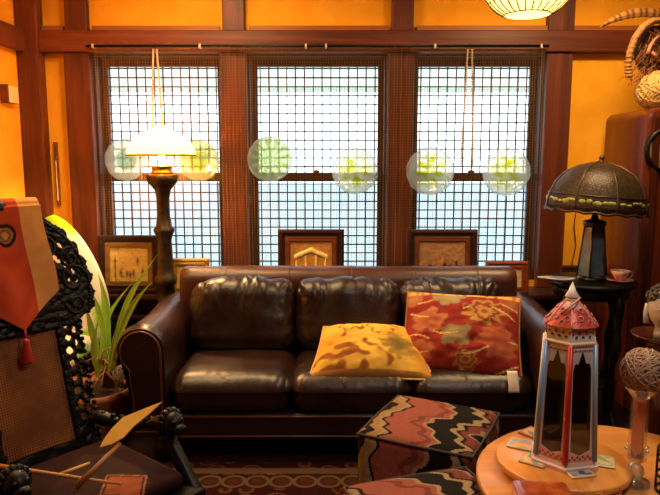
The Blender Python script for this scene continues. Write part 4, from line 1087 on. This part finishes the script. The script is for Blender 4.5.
# lantern
K3 = (Vector((LTX, LTY, LTZ)) - CAM).length
ln_ = thing('metal_lantern', 'tall painted red, white and blue metal lantern on the turntable', 'lantern', (LTX + .005, LTY, LTZ), R(12))
def zn(py): return W(565, py, LTY).z - LTZ
U = LTY / cos(0) * 1.04 / 640
M_LN = vcol('painted_tin', .4, .25, .4, .1, 120)
white, redc, blue, pinkc, cream = S('E0D4CC'), S('B02A24'), S('7C98C0'), S('D89C90'), S('D8B488')
R0, R1, zb0, zb1 = .098, .080, .025, zn(340)
NS = 6
b = MB(); b.lathe([(.112, 0), (.112, .012), (.104, .016), (R0 + .002, .026), (.001, .026)], NS, smooth=False, colf=lambda r, z, a: mix(pinkc, white, .5 + .5 * sin(a * 6))); b.build('base', M_LN, ln_)
for k in range(NS):
    a0 = 2 * pi * k / NS; a1 = 2 * pi * (k + 1) / NS
    p00, p10 = Vector((R0 * cos(a0), R0 * sin(a0), zb0)), Vector((R0 * cos(a1), R0 * sin(a1), zb0))
    p01, p11 = Vector((R1 * cos(a0), R1 * sin(a0), zb1)), Vector((R1 * cos(a1), R1 * sin(a1), zb1))
    out = ((p00 + p10) / 2); out.z = 0; out.normalize()
    def P2(s, t, off=0.): return (p00.lerp(p10, s)).lerp(p01.lerp(p11, s), t) + out * off
    # panel plate with a pointed arch opening
    inner = [(.16, .10), (.5, .06), (.84, .10), (.86, .45), (.86, .80), (.80, .85), (.66, .85), (.5, .96), (.34, .85), (.20, .85), (.14, .80), (.14, .45)]
    outer = [(0, 0), (.5, 0), (1, 0), (1, .45), (1, .80), (1, 1), (.66, 1), (.5, 1), (.34, 1), (0, 1), (0, .80), (0, .45)]
    b = MB(); n = len(inner); vs_ = [P2(*q) for q in outer] + [P2(*q) for q in inner] + [P2(*q, -.003) for q in outer] + [P2(*q, -.003) for q in inner]
    fs_ = []
    for i in range(n):
        j = (i + 1) % n; fs_ += [(i, j, n + j, n + i), (2 * n + i, 3 * n + i, 3 * n + j, 2 * n + j), (n + i, n + j, 3 * n + j, 3 * n + i)]
    pc_ = [(pinkc if q[1] < .2 else white) for q in outer] + [(mix(pinkc, white, .5) if q[1] < .2 else (S('B8B4B4'))) for q in inner]
    b.add(vs_, fs_, 0, False, pc_ + pc_)
    for q in range(9):   # small painted dots under and above the opening
        b.ball(P2(.14 + q * .09, .035 + .02 * (q % 2), .001), .0035, 4, col=redc)
        b.ball(P2(.12 + q * .095, .965, .001), .003, 4, col=(redc if q % 2 else blue))
    pn = b.build('panel', M_LN, ln_)
    b = MB(); b.add([P2(*q, -.0015) for q in inner], [tuple(range(n))], 0, False); b.build('glass', clear('smoky_glass_%d' % k, (.22, .22, .2, 1), .05, .2), pn)
    b = MB(); cl = (white, redc, white, blue, redc, S('8C98A8'))[k]
    b.tube([p00 * 1.01, p01 * 1.01 + Vector((0, 0, 0))], .0085, 6, col=cl)
    for q in range(22): b.ball(p00.lerp(p01, (q + .5) / 22) * 1.03 + Vector((0, 0, 0)), .0042, 4, col=(white if cl != white else redc))
    b.build('corner_post', M_LN, ln_)
zr0, zr1 = zb1, zn(322)
b = MB(); b.lathe([(R1 + .002, zr0), (R1 + .006, zr0 + .004), (R1 + .006, zr0 + .008), (R1 - .001, zr0 + .012), (R1 - .003, zr1 - .004), (R1 + .004, zr1)], NS, smooth=False, colf=lambda r, z, a: cream if z < zr0 + .01 else white)
for k in range(NS):
    a = 2 * pi * (k + .5) / NS; q = Vector((cos(a), sin(a), 0)) ; t_ = Vector((-sin(a), cos(a), 0)); h0 = (R1 - .002) * .866
    for i in range(7):
        d = (i - 3) * .011; z_ = (zr0 + .012 + zr1) / 2; b.ball(q * (h0 + .001) + t_ * d + Vector((0, 0, z_ + .006 * cos(i * pi))), .0042, 4, (1, 1, 1), col=S('5A3038') if i % 2 else redc)
b.build('collar', M_LN, ln_)
zd0, zd1 = zr1, zn(300)
dm = [(R1 + .002, zd0), (R1 - .012, zd0 + .012), (R1 - .02, zd0 + (zd1 - zd0) * .35), (R1 - .038, zd0 + (zd1 - zd0) * .65), (.022, zd1 - .006), (.017, zd1)]
def dcol(r, z, a): return mix(S('9A1E1C'), S('C25248'), .5 + .5 * sin(a * 18) * sin(z * 260)) if r > .03 else white
b = MB(); b.lathe(dm, 36, colf=dcol, cap=False, wob=lambda a, z: 1 + .03 * cos(a * 6))
for k in range(6):
    a = 2 * pi * k / 6; b.tube([(r * 1.03 * cos(a), r * 1.03 * sin(a), z) for r, z in dm], .004, 5, col=S('C88078'))
for k in range(30):
    a = 2 * pi * k / 30; r, z = dm[1 + k % 3]; b.tube(arc((r * 1.02 * cos(a), r * 1.02 * sin(a), z), .008, 0, 2 * pi, 10, (-sin(a), cos(a), 0), (-.5 * cos(a), -.5 * sin(a), .85))[:-1], .0022, 4, closed=True, col=S('C87A70'))
b.build('dome', M_LN, ln_)
b = MB(); b.lathe([(.018, zd1 - .002), (.02, zd1 + .004), (.013, zd1 + .008)], 20, colf=lambda *a: cream); b.lathe([(.013, zd1 + .006), (.02, zd1 + .01), (.021, zd1 + .013), (.012, zn(291)), (.001, zn(282))], 24, colf=lambda *a: white); b.build('finial', M_LN, ln_)
b = MB(); b.tube(arc((-.018, -.02, zd1 - .012), .037, 0, 2 * pi, 30, (.75, -.1, .62), (.25, .8, -.3))[:-1], .0032, 6, closed=True, col=S('C89078')); b.build('ring_handle', M_LN, ln_)

# coasters round the lantern
def coaster(px, py, rot, colors, label):
    c = WZ(px, py, LTZ + .003); o = None
    def cf(p, n_):
        x, y = p.x / .04, p.y / .04
        if max(abs(x), abs(y)) > .82: return S(colors[0])
        return mix(S(colors[1]), S(colors[2]), 1. if nz(x * 1.6 + px, y * 1.6) > .02 else 0.)
    b = MB(); b.rbox(.08, .08, .006, .003, 24, colf=cf, M=Matrix.Translation((0, 0, .003)))
    tag(b.build('coaster', vcol('printed_coaster', .35, 0, .4), loc=(c.x, c.y, LTZ), rotz=rot), label, 'coaster', 'printed coasters around the lantern')
coaster(521, 444, R(-28), ('B8A898', '8A98B0', 'D8A048'), 'blue and yellow coaster at the left edge of the turntable')
coaster(535, 460, R(-38), ('A89080', '8AA098', 'E0B048'), 'yellow centred coaster in front of the lantern, on its left corner')
coaster(577, 471, R(12), ('D0B890', '48506A', 'A8A098'), 'dark blue and grey coaster at the front of the lantern')
coaster(601, 461, R(68), ('C0A888', '8A9878', 'C8B888'), 'pale green coaster right of the lantern base')
coaster(534, 433, R(40), ('8A4A30', 'C89868', '5A7078'), 'brown edged coaster behind the left of the lantern')
# orange glass slab
c = WZ(541, 486, RTZ + .05)
b = MB(); b.rbox(.155, .11, .05, .008, 10, M=Matrix.Translation((0, 0, .025)))
N = Nodes('orange_glass_block'); N.bump(N.noise(20, 3), .2, .004)
tag(b.build('glass_block', N.set(.15, 0, .5, N.ramp(N.noise(14, 3), [(.35, S('8E3210')), (.7, S('D2703A'))]), .4), loc=(c.x, c.y - .02, RTZ), rotz=R(-4)), 'glossy orange block at the bottom edge of the table', 'block')

# crystal candle holder
CX = WZ(632, 484, RTZ); KC = .0029
M_CRY = clear('cut_crystal', (.92, .92, .92, 1), .06, .4, .35, (1, .93, .86, 1)); M_CRY2 = clear('clear_tube_glass', (.97, .97, .97, 1), .04, .22, .06, (1, .95, .9, 1))
ck = thing('crystal_candle_holder', 'faceted crystal holder with an orange candle on the round table', 'candle holder', (CX.x + .008, CX.y, RTZ))
def zk(py): return W(635, py, CX.y).z - RTZ
b = MB(); b.lathe([(.03, 0), (.045, .004), (.042, .012), (.02, .018), (.016, .022)], 16, smooth=False); b.ball((0, 0, .043), .026, 6); b.ball((0, 0, .088), .022, 6)
for k in range(6):
    a = k * pi / 3; b.tube([(.016 * cos(a), .016 * sin(a), .10), (.036 * cos(a), .036 * sin(a), zk(447))], [.008, .004], 5)
b.build('stem', M_CRY, ck)
z0, z1 = zk(458), zk(400)
b = MB(); b.lathe([(.02, z0 - .012), (.03, z0), (.027, z0 + .02), (.024, z1), (.026, z1 + .01)], 12, smooth=False, cap=False); b.lathe([(.02, z1 + .006), (.026, z1 + .012), (.05, zk(387)), (.052, zk(386)), (.03, zk(391)), (.0005, zk(394))], 8, smooth=False, cap=False); b.build('glass_tube', M_CRY2, ck)
b = MB(); b.box((0, 0, (z0 + z1) / 2), (.028, .026, z1 - z0 - .002)); b.build('candle', plain('orange_wax', 'FFA060', .45, 0, .06), ck, bevel=.003)
bc_ = W(645, 371, CX.y); twig_ball('wicker_ball', 'brown twig ball resting on the crystal candle holder', bc_, .068, plain('tan_twigs', 'A07E62', .6), 46, 3, .0026)
# pink crystal bowl by the candle holder
c = WZ(607, 492, RTZ + .03); b = MB(); b.lathe([(.018, 0), (.022, .004), (.034, .02), (.04, .04), (.037, .04), (.03, .02), (.001, .008)], 12, smooth=False)
tag(b.build('crystal_bowl', clear('pink_crystal', (.95, .7, .66, 1), .05, .3, .3, (1, .6, .5, 1)), loc=(c.x, c.y, RTZ)), 'small pink cut crystal bowl beside the crystal candle holder', 'bowl')
# iron cage at the right edge
c = WZ(674, 492, RTZ); ic = thing('iron_candle_cage', 'black iron cage at the right edge of the round table', 'candle cage', (c.x, c.y, RTZ))
b = MB()
for z in (.004, .05, .10, .13): b.tube(arc((0, 0, z), .05, 0, 2 * pi, 28, (1, 0, 0), (0, 1, 0))[:-1], .004, 6, closed=True)
b.build('hoops', M_IRON, ic)
b = MB()
for k in range(8):
    a = 2 * pi * k / 8 + .3; b.tube([(.05 * cos(a), .05 * sin(a), 0), (.05 * cos(a), .05 * sin(a), .132)], .0035, 6)
b.build('bars', M_IRON, ic)

# stone head on its stand
HX, HY = W(664, 330, 2.35).x, 2.35; HZ = W(660, 337, 2.35).z
sd_ = thing('column_stand', 'dark column stand with a dish top behind the round table', 'stand', (HX, HY, 0))
b = MB(); b.lathe([(.12, 0), (.12, .03), (.05, .06), (.04, .3), (.05, HZ - .1), (.06, HZ - .03), (.06, HZ - .012)], 28); b.build('column', M_DARKWOOD, sd_)
b = MB(); b.lathe([(.05, HZ - .02), (.10, HZ - .008), (.115, HZ + .012), (.112, HZ + .012), (.09, HZ), (.001, HZ)], 36); b.build('dish_top', M_DARKWOOD, sd_)
hd_ = thing('stone_head', 'pale carved stone head with dark curled hair on the column stand', 'sculpture', (HX, HY, HZ), R(-20))
b = MB(); prof3 = [(.035, 0), (.034, .02), (.03, .035), (.034, .045), (.05, .065), (.06, .095), (.062, .12), (.058, .15), (.042, .18), (.001, .195)]
b.lathe(prof3, 32, wob=lambda a, z: 1 + (.12 * max(0, -sin(a)) ** 6 if .045 < z < .15 else 0))
b.tube([(0, -.064, .125), (0, -.076, .10), (0, -.08, .09)], [.007, .011, .009], 8); b.ball((0, -.066, .066), .012, 8, (1.5, .6, .5))
for s in (-1, 1):
    b.ball((s * .022, -.058, .115), .009, 8, (1.4, .6, .6)); b.tube([(s * .062, 0, .125), (s * .066, -.002, .09), (s * .062, -.004, .05)], [.008, .009, .011], 8)
b.build('face', plain('pale_stone', 'B8A898', .7, 0, .15, 30, .3), hd_)
b = MB(); random.seed(6)
b.ball((0, .008, .142), .064, 12, (1, 1.02, .85))
for k in range(120):
    a = random.uniform(0, 2 * pi); e = random.uniform(.05, 1.5); p = Vector((.064 * cos(a) * cos(e), .008 + .065 * sin(a) * cos(e), .142 + .056 * sin(e)))
    if p.y < -.045 and p.z < .165: continue
    b.ball(p, .008, 4)
b.ball((0, .008, .203), .02, 8); b.build('hair', plain('dark_stone_hair', '3A322C', .8), hd_)
